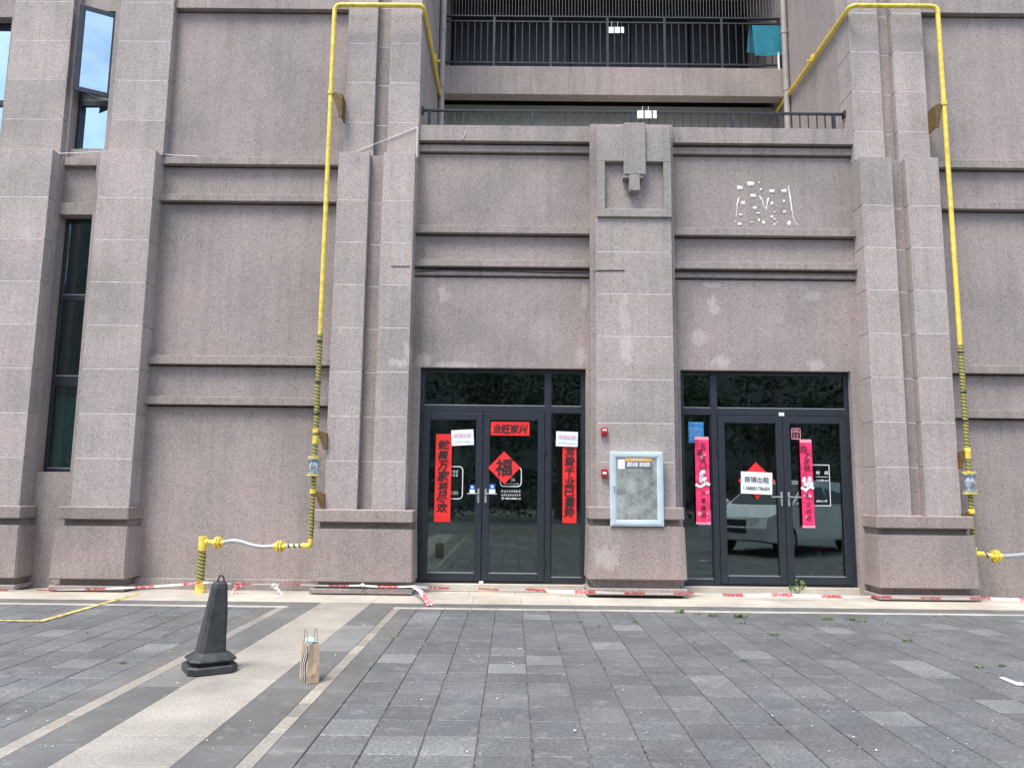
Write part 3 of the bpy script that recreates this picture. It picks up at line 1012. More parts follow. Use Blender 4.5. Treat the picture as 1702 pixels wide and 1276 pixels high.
# rain pipes in the two inner corners
for (x, xs) in ((-1.395, -1), (4.945, 1)):
    t = thing('drain_pipe', (x, 2.52, 6.8), 'grey drain pipe running up the %s inner corner of the balcony recess' % ('left' if xs < 0 else 'right'), 'pipe', 'drain pipes of the recess')
    MB().tube([(x, 2.52, 6.80), (x, 2.52, 12.1)], .055, 14).build('pipe_shaft', 'pipegrey', t)
    for z in (7.95, 8.72, 9.85):
        MB().tube([(x, 2.52, z), (x, 2.52, z + .07)], .064, 14).build('pipe_clip', 'pipegrey', t)

# ---------------------------------------------------------------- gas pipes
def ring(m, c, axis, r, t, n=16):
    c = Vector(c)
    a = Vector(axis) * (t / 2)
    m.tube([c - a, c + a], r, n)
def gas_line(side):
    sg = -1 if side == 'left' else 1
    X = -2.745 if sg < 0 else 6.262
    XI = -1.418 if sg < 0 else 4.968            # run along the recess cheek
    Y = -0.135
    ZT = 8.575 if sg < 0 else 8.64
    zsl = 3.56 if sg < 0 else 3.50              # top of the hazard sleeve
    zb = .635 if sg < 0 else .625
    zv1, zv0 = (1.83, 1.60) if sg < 0 else (1.72, 1.45)
    r = .033
    if sg < 0:
        lab = 'yellow gas pipe left of the shop doors with striped sleeve, silver hose and floor riser'
    else:
        lab = 'yellow gas pipe right of the shop doors, its silver hose leaving to the right edge'
    t = thing('gas_pipe', (X, Y, 0), lab, 'gas pipe', 'gas pipes beside the double piers')
    MB().tube(bent([(X, Y, zsl), (X, Y, ZT), (XI, Y, ZT), (XI, 3.2, ZT)], .11, 6), r, 14).build('main_pipe', 'yellow', t)
    MB().tube([(X, Y, zv1 + .32), (X, Y, zsl)], r + .003, 14).build('hazard_sleeve', 'sleeve', t)
    for z in (zsl - .12, 2.86 if sg < 0 else 2.82, 2.42):
        MB().tube([(X, Y, z), (X, Y, z + .025)], r + .007, 14).build('pipe_tie', 'rail', t)
    MB().tube([(X, Y, zv1 + .19), (X, Y, zv1 + .30)], r + .008, 14).build('coupling', 'yellow', t)
    MB().tube([(X, Y, zv1), (X, Y, zv1 + .31)], r, 12).build('pipe_stub', 'sleeve', t)
    # flanged valve
    for zz in (zv1, zv0 - .01):
        m = MB()
        ring(m, (X, Y, zz), (0, 0, 1), .095, .020)
        m.build('flange', 'yellow', t)
    m = MB()
    ring(m, (X, Y, zv1 - .024), (0, 0, 1), .092, .018)
    ring(m, (X, Y, zv0 + .014), (0, 0, 1), .092, .018)
    m.tube([(X, Y, zv0 + .02), (X, Y, zv0 + .06), (X, Y, (zv0 + zv1) / 2), (X, Y, zv1 - .07), (X, Y, zv1 - .03)], .06, 14, radii=[.05, .06, .075, .06, .05])
    m.tube([(X, Y, (zv0 + zv1) / 2), (X, Y - .11, (zv0 + zv1) / 2)], .022, 10)
    for k in range(6):
        a = k * math.pi / 3 + .3
        m.tube([(X + math.cos(a) * .075, Y + math.sin(a) * .075, zv1 - .06), (X + math.cos(a) * .075, Y + math.sin(a) * .075, zv1 + .025)], .010, 6)
        m.tube([(X + math.cos(a) * .075, Y + math.sin(a) * .075, zv0 - .03), (X + math.cos(a) * .075, Y + math.sin(a) * .075, zv0 + .05)], .010, 6)
    m.build('valve', 'galv', t)
    # down to the elbow
    MB().tube([(X, Y, zb + .08), (X, Y, zv0 - .02)], r, 12).build('lower_pipe', 'sleeve', t)
    MB().tube(bent([(X, Y, zb + .10), (X, Y, zb), (X + sg * .12, Y, zb)], .07, 6), r + .004, 12).build('elbow', 'yellow', t)
    # brackets to the pier side
    for z in ((7.18, 2.20, 1.37) if sg < 0 else (7.10, 2.03, 1.20)):
        xe = (-2.59 if z < 6.3 else -2.575) if sg < 0 else (6.14 if z < 6.3 else 6.125)
        yb = .10 if z < 6.3 else .18
        m = MB()
        drop = .38 if z > 6.3 else .26
        m.prism([(X, z + .012), (xe - .004 * sg, z - .03), (xe - .004 * sg, z - drop), (xe + .035 * sg, z - drop), (X - .03 * sg, z - .03)], Y - .012, Y + .012)
        m.box(min(xe - .004 * sg, xe + .006 * sg), max(xe - .004 * sg, xe + .006 * sg), Y + .0125, yb, z - drop, z - .03)
        m.build('bracket', 'rust', t)
        MB().tube([(X, Y, z - .03), (X, Y, z + .03)], r + .012, 14).build('pipe_clamp', 'yellow', t)
    # the clamp on the run along the cheek
    m = MB().box(min(XI, XI + sg * -.05), max(XI, XI + sg * -.05), 1.25, 1.31, ZT - .05, ZT + .05)
    m.box(min(XI + sg * .0, XI - sg * .12), max(XI, XI - sg * .12), 1.26, 1.30, ZT - .07, ZT - .045)
    m.build('bracket', 'yellow', t)
    # horizontal run, flanges and braided hose
    if sg < 0:
        f1 = (-3.165, Y, .625)
        f2 = (-4.005, Y, .665)
        MB().tube([(X - .11, Y, zb), (f1[0] + .03, Y, zb - .004)], .029, 12).build('side_pipe', 'sleeveh', t)
        for q in (f1, f2):
            m = MB()
            ring(m, (q[0] - .018, q[1], q[2]), (1, 0, 0), .082, .018)
            ring(m, (q[0] + .018, q[1], q[2]), (1, 0, 0), .082, .018)
            for k in range(6):
                a = k * math.pi / 3
                m.tube([(q[0] - .045, q[1] + math.cos(a) * .06, q[2] + math.sin(a) * .06), (q[0] + .045, q[1] + math.cos(a) * .06, q[2] + math.sin(a) * .06)], .010, 6)
            m.tube([(q[0] - .085, Y, q[2]), (q[0] + .085, Y, q[2])], .040, 12)
            m.build('flange', 'yellow', t)
        pts = []
        for k in range(17):
            u = k / 16
            z = f2[2] + (f1[2] - f2[2]) * (3 * u * u - 2 * u ** 3) + .030 * math.sin(math.pi * u * 2) * (1 if u < .5 else .5)
            pts.append((f2[0] + .07 + (f1[0] - f2[0] - .14) * u, Y - .02 * math.sin(math.pi * u), z))
        MB().tube(pts, .031, 12).build('hose', 'hose', t)
        px = -4.215
        MB().tube([(px + .05, Y, .672), (f2[0] - .05, Y, .668)], .032, 12).build('side_pipe', 'yellow', t)
        MB().tube([(px, Y, .56), (px, Y, .745)], .056, 14).tube([(px, Y, .672), (px + .075, Y, .672)], .048, 14).build('tee', 'yellow', t)
        MB().tube([(px, Y, .13), (px, Y, .575)], .050, 14).build('riser', 'sleeve', t)
        MB().tube([(px, Y, .005), (px, Y, .02), (px, Y, .05), (px, Y, .15)], .062, 14, radii=[.078, .078, .062, .060]).build('riser_foot', 'yellow', t)
    else:
        f1 = (6.545, Y, .600)
        MB().tube([(X + .11, Y, zb), (f1[0] - .03, Y, f1[2])], .029, 12).build('side_pipe', 'sleeveh', t)
        m = MB()
        ring(m, (f1[0] - .018, f1[1], f1[2]), (1, 0, 0), .085, .018)
        ring(m, (f1[0] + .018, f1[1], f1[2]), (1, 0, 0), .085, .018)
        for k in range(6):
            a = k * math.pi / 3
            m.tube([(f1[0] - .045, Y + math.cos(a) * .06, f1[2] + math.sin(a) * .06), (f1[0] + .045, Y + math.cos(a) * .06, f1[2] + math.sin(a) * .06)], .010, 6)
        m.tube([(f1[0] - .085, Y, f1[2]), (f1[0] + .085, Y, f1[2])], .040, 12)
        m.build('flange', 'yellow', t)
        pts = [(f1[0] + .07 + .8 * k / 14, Y, f1[2] + .07 * (3 * (k / 14) ** 2 - 2 * (k / 14) ** 3)) for k in range(15)]
        MB().tube(pts, .031, 12).build('hose', 'hose', t)
        MB().tube([(pts[-1][0], Y, pts[-1][2]), (pts[-1][0], Y, 0.005)], .045, 12).build('riser', 'sleeve', t)
gas_line('left')
gas_line('right')

# ---------------------------------------------------------------- fire cabinet and alarms on the middle pier
CY = -0.245
cx0, cz1 = at(1014, 750, CY)
cx1, cz0 = at(1104, 875, CY)
cab = thing('fire_cabinet', ((cx0 + cx1) / 2, -.1, cz0), 'pale blue metal fire cabinet with dusty glass door on the middle pier', 'cabinet')
box('cabinet_box', 'alu', cab, cx0 + .012, cx1 - .012, CY + .03, -.095, cz0 + .012, cz1 - .012)
fwid = .085
m = MB()
m.box(cx0, cx0 + fwid, CY, CY + .029, cz0, cz1, .006).box(cx1 - fwid, cx1, CY, CY + .029, cz0, cz1, .006)
m.box(cx0 + fwid, cx1 - fwid, CY + .002, CY + .028, cz0, cz0 + fwid, .005).box(cx0 + fwid, cx1 - fwid, CY + .002, CY + .028, cz1 - fwid, cz1, .005)
m.box(cx0 + .018, cx0 + fwid - .02, CY - .008, CY + .001, cz0 + .02, cz1 - .02, .003).box(cx1 - fwid + .02, cx1 - .018, CY - .008, CY + .001, cz0 + .02, cz1 - .02, .003)
m.box(cx0 + fwid - .02, cx1 - fwid + .02, CY - .007, CY + .001, cz0 + .022, cz0 + fwid - .02, .003).box(cx0 + fwid - .02, cx1 - fwid + .02, CY - .007, CY + .001, cz1 - fwid + .02, cz1 - .022, .003)
dr = m.build('cabinet_door', 'alu', cab)
box('pane', 'dirtyglass', dr, cx0 + fwid - .01, cx1 - fwid + .01, CY + .012, CY + .018, cz0 + fwid - .01, cz1 - fwid + .01)
box('cabinet_lining', 'liner', cab, cx0 + fwid - .03, cx1 - fwid + .03, CY + .020, CY + .0285, cz0 + fwid - .03, cz1 - fwid + .03)
lx, lz = at(1020.5, 810, CY)
box('lock', 'galv', dr, lx - .011, lx + .011, CY - .022, CY - .008, lz - .05, lz + .05, .003)
box('lock_knob', 'printwhite', dr, lx - .008, lx + .008, CY - .032, CY - .0225, lz + .012, lz + .042, .003)
ax0, az1 = at(1039, 760, CY)
ax1, az0 = at(1083, 778, CY)
pl = thing('warning_plate', ((ax0 + ax1) / 2, CY, az0), 'orange and grey fire equipment plate inside the cabinet glass', 'sign')
PYL = CY + .0085
am = az0 + (az1 - az0) * .66
box('lower_field', 'slate', pl, ax0, ax1, PYL, PYL + .003, az0, am)
box('upper_field', 'orange', pl, ax0, ax1, PYL, PYL + .003, am + .0005, az1)
tx = MB()
put_text(tx, '消防设施', ax0 + (ax1 - ax0) * .27, (az0 + am) / 2 + .004, PYL - .0015, h=.062, w=(ax1 - ax0) * .42, fat=.0014)
tx.build('lettering', 'white', pl)
tx = MB()
put_text(tx, '请勿遮挡', ax0 + (ax1 - ax0) * .74, (az0 + am) / 2 + .004, PYL - .0015, h=.062, w=(ax1 - ax0) * .40, fat=.0014)
tx.build('lettering', 'white', pl)
tx = MB()
for k in range(9):
    xx = ax0 + (ax1 - ax0) * (.24 + k * .055)
    tx.quad((xx, PYL - .0015, (am + az1) / 2 - .008), (xx + .011, PYL - .0015, (am + az1) / 2 - .008), (xx + .011, PYL - .0015, (am + az1) / 2 + .006), (xx, PYL - .0015, (am + az1) / 2 + .006))
tx.build('small_print', 'white', pl)
nx0_, nz1_ = at(1027, 763, CY)
nx1_, nz0_ = at(1038.5, 779, CY)
tag(box('paper_note', 'white', None, nx0_, nx1_, PYL, PYL + .002, nz0_, nz1_), 'small blank white note behind the fire cabinet glass, left of the plate', 'note')
for (yy0, yy1, lab, up) in ((710, 724, 'upper red fire alarm box with sounder, left of the fire cabinet', True), (779, 793, 'lower red manual call point beside the fire cabinet lock', False)):
    a0, b1 = at(999.5, yy0, -.15)
    a1, b0 = at(1010.3, yy1, -.15)
    al = thing('fire_alarm', ((a0 + a1) / 2, -.1, b0), lab, 'alarm', 'red alarm devices on the middle pier')
    box('alarm_body', 'alarm', al, a0, a1, -.150, -.101, b0, b1, .010)
    box('alarm_label', 'printwhite', al, a0 + .018, a1 - .016, -.153, -.1505, (b1 - .052) if up else ((b0 + b1) / 2 - .012), (b1 - .022) if up else ((b0 + b1) / 2 + .018))
    if up:
        MB().tube([((a0 + a1) / 2, -.151, b0 + .045), ((a0 + a1) / 2, -.166, b0 + .045)], .030, 14, radii=[.032, .022]).build('sounder', 'alarm', al)
    else:
        box('alarm_hood', 'alarm', al, a0 - .003, a1 + .003, -.162, -.1505, b0 + .012, b0 + .03, .003)

# ---------------------------------------------------------------- papers on the doors
PYD = FY - .018                 # papers hang just in front of the leaf faces
PYG = GY - .010                 # stickers on the glass itself
def sheet(px0, py0, px1, py1, Y):
    x0, z1 = at(px0, py0, Y)
    x1, z0 = at(px1, py1, Y)
    return x0, x1, z0, z1
def curved_sheet(x0, x1, z0, z1, Y, amp=.004, n=10, rot=0.0, phase=0.0):
    """sheet of paper with a slight buckle and thickness"""
    m = MB()
    cxx, czz = (x0 + x1) / 2, (z0 + z1) / 2
    c, s_ = math.cos(rot), math.sin(rot)
    rows = []
    for k in range(n + 1):
        z = z0 + (z1 - z0) * k / n
        off = amp * math.sin(phase + k * 1.9) + amp * .5
        row = []
        for x in (x0, (x0 + x1) / 2, x1):
            o2 = off + (amp * .6 if x == (x0 + x1) / 2 else 0)
            dx, dz = x - cxx, z - czz
            row.append((cxx + dx * c - dz * s_, Y - o2, czz + dx * s_ + dz * c))
        rows.append(row)
    vs = [p for r_ in rows for p in r_]
    back = [(p[0], p[1] + .0015, p[2]) for p in vs]
    fs = []
    for k in range(n):
        for i in range(2):
            a = k * 3 + i
            fs.append((a, a + 1, a + 4, a + 3))
    m._add(vs, fs)
    m._add(back, [tuple(reversed(f)) for f in fs])
    return m
def couplet(name_label, px0, py0, px1, py1, chars, z_from, z_to, Y=PYD, size=.150):
    x0, x1, z0, z1 = sheet(px0, py0, px1, py1, Y)
    o = tag(curved_sheet(x0, x1, z0, z1, Y, .002, 14).build('couplet_scroll', 'red'), name_label, 'banner', 'red couplet scrolls')
    t = MB()
    n = len(chars)
    for i, ch in enumerate(chars):
        zc = z1 - (z1 - z0) * (z_from + (z_to - z_from) * (i + .5) / n)
        put_text(t, ch, (x0 + x1) / 2 + random.uniform(-.006, .006), zc, Y - .008, h=size * random.uniform(.80, .98), w=size * random.uniform(.86, 1.02), rot=random.uniform(-.05, .09), shear=.14, wobble=.010, fat=.0042)
    t.build('lettering', 'ink', o)
    return o
couplet('red couplet scroll on the left leaf of the left entrance', 724.8, 721, 748.2, 867, '蛇舞万家将尽欢', .06, .90)
couplet('red couplet scroll on the side light next to the middle pier, under a white notice', 935, 735, 958, 869, '龙蛰千业已蓄势', .04, .93)
# horizontal scroll and the diamond
x0, x1, z0, z1 = sheet(816, 700.6, 880, 724, PYD)
o = tag(curved_sheet(x0, x1, z0, z1, PYD, .002, 4).build('couplet_scroll', 'red'), 'horizontal red scroll at the top of the left entrance', 'banner', 'red couplet scrolls')
t = MB()
for i, ch in enumerate('业旺家兴'):
    put_text(t, ch, x0 + (x1 - x0) * (.17 + .222 * i), (z0 + z1) / 2 + random.uniform(-.006, .006), PYD - .008, h=.118, w=.116, rot=random.uniform(-.05, .08), shear=.12, wobble=.010, fat=.0036)
t.build('lettering', 'ink', o)
def diamond(pcx, pcy, half, label, text, Y, rot=0.0, size=.0, name='diamond_paper'):
    x, z = at(pcx, pcy, Y)
    m = MB()
    pts = [(x + half * math.cos(rot + a), z + half * math.sin(rot + a)) for a in (0, math.pi / 2, math.pi, 1.5 * math.pi)]
    m.prism(pts, Y - .002, Y)
    o = tag(m.build(name, 'red'), label, 'banner', 'red diamond papers')
    if text:
        t = MB()
        put_text(t, text, x - .005, z + .005, Y - .005, h=size, w=size * .98, rot=.05, shear=.10, wobble=.012, fat=.0075)
        t.build('lettering', 'ink', o)
    return o
diamond(838, 777, .233, 'red diamond paper with a big black character on the left entrance', '福', PYD, .02, .235)
# rental notices
def notice(px0, py0, px1, py1, rot, label, l1, l2, faded, Y=PYD - .012):
    x0, x1, z0, z1 = sheet(px0, py0, px1, py1, Y)
    o = tag(curved_sheet(x0, x1, z0, z1, Y, .003, 5, rot, .7).build('rental_notice', 'white'), label, 'notice', 'white rental notices')
    cx_, cz_ = (x0 + x1) / 2, (z0 + z1) / 2
    w, h = x1 - x0, z1 - z0
    a, b = MB(), MB()
    up = h * .16
    put_text(a, l1, cx_ - math.sin(rot) * up, cz_ + up * math.cos(rot), Y - .009, h=h * .27, w=w * .78, rot=rot, fat=.0005)
    dn = -h * .24
    put_text(b, l2, cx_ - math.sin(rot) * dn, cz_ + dn * math.cos(rot), Y - .009, h=h * .17, w=w * .84, rot=rot, fat=.0006)
    a.build('lettering', 'faded' if faded else 'ink', o)
    b.build('phone_number', 'fadedgrey' if faded else 'ink', o)
notice(750.8, 714, 787, 740, .06, 'faded white rental notice beside the left scroll of the left entrance', '商铺出租', '15969326631', True)
notice(924.3, 717, 960.3, 742, -.03, 'faded white rental notice on the narrow side light of the left entrance', '商铺出租', '15969326631', True)
diamond(1257.5, 798.5, .262, 'red diamond paper half hidden behind the white notice, right entrance', '', PYD + .004, .02)
notice(1231, 784, 1284, 821, -.035, 'crisp white rental notice with black print on the right entrance', '商铺出租', '13888578689', False)
# push stickers by the handles
for (px0, py0, px1, py1, lab) in ((780.8, 805, 789, 819.5, 'blue and white push sticker on the left leaf beside the handle'), (813.2, 804, 823, 819.5, 'blue and white push sticker on the right leaf below the diamond')):
    x0, x1, z0, z1 = sheet(px0, py0, px1, py1, PYD + .008)
    o = thing('push_sticker', ((x0 + x1) / 2, PYD, z0), lab, 'sticker', 'push stickers')
    zm = z0 + (z1 - z0) * .42
    box('blue_field', 'blue', o, x0, x1, PYD + .002, PYD + .004, zm, z1)
    box('white_field', 'white', o, x0, x1, PYD + .002, PYD + .004, z0, zm - .0005)
    t = MB()
    put_text(t, '推', (x0 + x1) / 2, (zm + z1) / 2, PYD + .0008, h=.038, fat=.0014)
    t.build('lettering', 'white', o)
# printed vinyl on the left entrance glass
def dashes(mb, x0, x1, z, h, Y, n, seed=1):
    """row of small illegible print"""
    rr = random.Random(seed)
    st = (x1 - x0) / n
    for k in range(n):
        a = x0 + k * st
        w = st * .74
        for q in range(3):
            hh = h * rr.uniform(.10, .2)
            zz = z - h / 2 + h * (.12 + q * .36)
            a0 = a + w * rr.uniform(0, .25)
            mb.quad((a0, Y, zz), (a + w, Y, zz), (a + w, Y, zz + hh), (a0, Y, zz + hh))
        xx = a + w * rr.uniform(.2, .7)
        mb.quad((xx, Y, z - h * .45), (xx + w * .16, Y, z - h * .45), (xx + w * .16, Y, z + h * .45), (xx, Y, z + h * .45))
v = MB()
x0, x1, z0, z1 = sheet(729, 774, 769, 829.5, PYG)
outline(v, x0, x1, z0, z1, .013, PYG, .06)
for (a, b, yy, hh, n) in ((748, 762, 783.5, .036, 3), (748, 762, 789.5, .036, 3), (748, 762, 817.5, .022, 5), (748, 762, 820.5, .022, 5)):
    xa, zz = at(a, yy, PYG)
    xb, _ = at(b, yy, PYG)
    dashes(v, xa, xb, zz, hh, PYG, n, int(yy))
tag(v.build('glass_print', 'printwhite'), 'white rounded box print half behind the left red scroll', 'print')
v = MB()
x0, x1, z0, z1 = sheet(831, 775, 867, 809, PYG)
outline(v, x0, x1, z0, z1, .013, PYG, .06)
x_, z_ = at(852.5, 796.8, PYG)
put_text(v, '26', x_, z_, PYG, h=.042, fat=.0014)
xa, zz = at(838, 804, PYG); xb, _ = at(863, 804, PYG)
dashes(v, xa, xb, zz, .018, PYG, 9, 3)
for (yy, hh, n, sd) in ((816.2, .034, 8, 5), (822.5, .026, 9, 6)):
    xa, zz = at(833, yy, PYG); xb, _ = at(866, yy, PYG)
    dashes(v, xa, xb, zz, hh, PYG, n, sd)
x_, z_ = at(849.5, 828, PYG)
put_text(v, '✆ 400-6800-16', x_, z_, PYG, h=.030, w=.275, fat=.0014)
tag(v.build('glass_print', 'printwhite'), 'white rounded box and phone line print below the red diamond', 'print')
# pink scrolls on the right entrance
def pink_scroll(px0, py0, px1, py1, chars, label, xoff):
    x0, x1, z0, z1 = sheet(px0, py0, px1, py1, PYD - .004)
    Y = PYD - .004
    o = tag(curved_sheet(x0, x1, z0 + .03, z1 - .045, Y, .004, 14, 0, 1.0).build('couplet_scroll', 'pink'), label, 'banner', 'pink couplet scrolls')
    box('top_border', 'palepink', o, x0 + .002, x1 - .002, Y - .005, Y - .002, z1 - .045, z1)
    box('bottom_border', 'palepink', o, x0 - .006, x1 + .004, Y - .006, Y - .003, z0, z0 + .032)
    t = MB()
    H = z1 - z0
    spots = [.115, .185, .255, .325, .655, .735, .815, .895]
    for i, ch in enumerate(chars):
        big = .085 if i < 4 else .068
        put_text(t, ch, (x0 + x1) / 2 + xoff[i] * (x1 - x0), z1 - H * spots[i], Y - .0105, h=big, w=big * .95, rot=random.uniform(-.05, .1), shear=.14, wobble=.01, fat=.0006)
    t.build('lettering', 'ink', o)
    # pale cloud-and-flower print in the middle
    rr = random.Random(len(label))
    pw, pb = MB(), MB()
    def blob(mb, bx, bz, br, yy, k=9):
        ph = rr.random() * 6
        mb.prism([(bx + br * (1 + .25 * math.sin(ph + j * 2.3)) * math.cos(2 * math.pi * j / k), bz + br * (1 + .25 * math.sin(ph + j * 1.7)) * math.sin(2 * math.pi * j / k)) for j in range(k)], yy - .0006, yy)
    for j in range(11):
        blob(pw, (x0 + x1) / 2 + rr.uniform(-.055, .055), z1 - H * rr.uniform(.40, .52), rr.uniform(.018, .032), Y - .0095 - j * .0007)
    for j in range(7):
        blob(pw, x0 + (x1 - x0) * (j + .5) / 7, z1 - H * (.555 + .02 * math.sin(j)), .022, Y - .0095 - j * .0007)
    for j in range(8):
        blob(pb, (x0 + x1) / 2 + rr.uniform(-.035, .045), z1 - H * rr.uniform(.42, .54), rr.uniform(.008, .014), Y - .0185 - j * .0007, 7)
    pw.build('cloud_print', 'white', o)
    pb.build('flower_print', 'fadedgrey', o)
    pp = MB()
    for j in range(5):
        blob(pp, x0 + (x1 - x0) * rr.uniform(.15, .85), z1 - H * rr.choice((.21, .24, .60, .64, .88)), rr.uniform(.014, .03), Y - .0088 - j * .0007)
    pp.build('wash_print', 'palepink', o)
pink_scroll(1154.6, 725.5, 1181, 871, '五福临门万事通达', 'pink couplet scroll hanging on the side light next to the middle pier', (.08, -.20, .02, .05, 0, .02, 0, .03))
pink_scroll(1328.8, 730, 1354.6, 877, '四方进财百业兴旺', 'pink couplet scroll on the right leaf of the right entrance', (-.22, .12, -.02, 0, .0, .02, .03, .06))
# blue poster, hours board, red seal, tag on the transom
x0, x1, z0, z1 = sheet(1144, 701, 1170, 736, PYG)
o = tag(box('poster', 'poster', None, x0, x1, PYG - .002, PYG, z0, z1), 'blue poster behind the pink scroll on the right entrance side light', 'poster')
v = MB()
for k, (q, n) in enumerate(((.06, 9), (.30, 1), (.36, 6), (.44, 7), (.56, 5), (.68, 6), (.80, 4))):
    dashes(v, x0 + .02, x1 - .03, z1 - (z1 - z0) * q, .014, PYG - .0035, max(4, n), k)
v.build('poster_print', 'fadedgrey', o)
v = MB()
x0, x1, z0, z1 = sheet(1333, 771.5, 1381.3, 841, PYG)
outline(v, x0, x1, z0, z1, .011, PYG)
x_, z_ = at(1366, 785.5, PYG)
put_text(v, '时', x_ - .055, z_, PYG, h=.050, fat=.0014)
put_text(v, '间', x_ + .065, z_, PYG, h=.050, fat=.0014)
xa, zz = at(1356, 792.5, PYG); xb, _ = at(1376, 792.5, PYG)
v.quad((xa, PYG, zz), (xb, PYG, zz), (xb, PYG, zz + .007), (xa, PYG, zz + .007))
x_, z_ = at(1367.5, 798, PYG)
put_text(v, '11:00 am', x_, z_, PYG, h=.024, w=.165, fat=.0014)
x_, z_ = at(1366, 832.5, PYG)
put_text(v, '884-2 97', x_, z_, PYG, h=.026, w=.155, fat=.0014)
tag(v.build('hours_print', 'printwhite'), 'white framed opening hours print right of the pink scroll', 'print')
v = MB()
x0, x1, z0, z1 = sheet(1315, 711, 1331, 730, PYG)
outline(v, x0, x1, z0, z1, .009, PYG, .02)
zm = z0 + (z1 - z0) * .60
v.quad((x0 + .01, PYG, zm), (x1 - .01, PYG, zm), (x1 - .01, PYG, zm + .008), (x0 + .01, PYG, zm + .008))
xm = (x0 + x1) / 2
v.quad((xm - .005, PYG, zm + .012), (xm + .005, PYG, zm + .012), (xm + .005, PYG, z1 - .012), (xm - .005, PYG, z1 - .012))
dashes(v, x0 + .014, x1 - .012, zm + .032, .034, PYG, 2, 4)
dashes(v, x0 + .020, x1 - .020, z0 + .060, .030, PYG, 2, 8)
dashes(v, x0 + .020, x1 - .020, z0 + .026, .026, PYG, 2, 9)
tag(v.build('seal_print', 'palepink'), 'small pale square seal print above the pink scroll on the right leaf', 'print')
x0, x1, z0, z1 = sheet(1294.5, 685.5, 1303.5, 691, FY - .006)
tag(box('door_tag', 'white', None, x0, x1, FY - .004, FY - .001, z0, z1), 'tiny white tag on the transom bar of the right entrance', 'tag')
x0, x1, z0, z1 = sheet(796, 967, 803.5, 970.5, .30)
tag(MB().box(x0, x1, .270, .300, .1085, .1085 + .035, .008).build('crumpled_tissue', 'white'), 'small white crumpled tissue at the foot of the left entrance', 'litter')

# ---------------------------------------------------------------- traces of a removed sign on the right bay
gl = thing('glue_marks', (3.7, DB, 5.3), 'white glue dabs and strokes left by a removed sign on the right bay', 'glue marks')
def apx(cx_, cy_):              # zoomed survey of the area: 1702 px wide crop of 160 px
    return at(1200 + cx_ * .094, 290 + cy_ * .094, DB)
gr = random.Random(5)
for (cx_, cy_, rx, ry) in ((315, 243, 44, 36), (510, 172, 50, 40), (885, 302, 36, 32), (1100, 295, 38, 34), (553, 382, 40, 33), (376, 507, 26, 38), (885, 513, 20, 30),
                           (1096, 480, 20, 24), (583, 595, 28, 30), (640, 690, 25, 14), (1108, 664, 17, 24), (887, 753, 28, 22), (738, 857, 28, 28), (930, 888, 20, 20),
                           (315, 882, 32, 24), (330, 718, 28, 16), (1190, 865, 28, 42), (655, 815, 18, 26), (655, 150, 20, 12), (930, 795, 15, 15), (530, 850, 22, 10), (965, 857, 14, 12), (690, 270, 14, 20), (932, 672, 22, 10)):
    x, z = apx(cx_, cy_)
    k = .094 / 118
    b = bmesh.new()
    bmesh.ops.create_icosphere(b, subdivisions=2, radius=1.0)
    ph = gr.random() * 6
    for v in b.verts:
        w = 1 + .18 * math.sin(v.co.x * 4 + ph) + .12 * math.sin(v.co.z * 6 + ph)
        v.co = Vector((x + v.co.x * rx * k * w * 1.25, DB + v.co.y * .012, z + v.co.z * ry * k * w * 1.25))
    MB().bm(b, True).build('glue_dab', 'adhesive', gl)
for pts, r in (([(305, 405), (275, 510), (258, 640), (250, 740)], 12), ([(1172, 195), (1210, 430), (1235, 620), (1280, 845), (1350, 905)], 13), ([(655, 370), (715, 470), (745, 585), (790, 612)], 13), ([(825, 415), (800, 520), (785, 625)], 15), ([(240, 800), (236, 850)], 5)):
    k = .094 / 118
    pp = [apx(*q) for q in pts]
    dense = []
    for a, b in zip(pp[:-1], pp[1:]):
        for j in range(4):
            u = j / 4
            dense.append((a[0] + (b[0] - a[0]) * u + gr.uniform(-.003, .003), DB, a[1] + (b[1] - a[1]) * u))
    dense.append((pp[-1][0], DB, pp[-1][1]))
    n = len(dense)
    rad = [r * k * (0.45 + .65 * math.sin(math.pi * min(1, (i + .6) / (n * .6))) + gr.uniform(-.12, .12)) for i in range(n)]
    MB().tube(dense, .01, 7, radii=[max(.003, q) for q in rad]).build('glue_stroke', 'adhesive', gl)

# ---------------------------------------------------------------- cables and cracks on the facade
def line_px(pts, Y, r, name, mat, label, cat):
    pp = [(at(a, b, y)[0], y, at(a, b, y)[1]) for (a, b, y) in [(q[0], q[1], q[2] if len(q) > 2 else Y) for q in pts]]
    return tag(MB().tube(pp, r, 6).build(name, mat), label, cat)
line_px([(594, 251, .045), (640, 233, .045), (693, 211.5, .045), (693.5, 212, .045), (693, 262, .045)], .045, .0045, 'white_cable', 'printwhite', 'thin white cable slanting across the pier beside the left gas pipe', 'cable')
line_px([(96, 255.5, .05), (130, 254.5, .05), (166, 252.5, .05)], .05, .006, 'white_cable', 'printwhite', 'thin white cable across the narrow window bay at far left', 'cable')
line_px([(270, 256, .10), (290, 258.5, .11), (330, 260, .117)], .1, .006, 'white_cable', 'printwhite', 'short white cable end at the left of the blank wall', 'cable')
line_px([(774, 217, .095), (772, 225, .094), (768.5, 231, .095)], .095, .006, 'white_cable', 'printwhite', 'tiny white cable stub on the cornice above the left entrance', 'cable')
line_px([(690, 452, .18), (735, 448, .178), (780, 449.5, .178), (840, 450.5, .178), (905, 453, .178), (975, 454, .18), (986, 450, -.004)], .18, .006, 'black_cable', 'rail', 'black cable sagging along the moulding above the left entrance', 'cable')
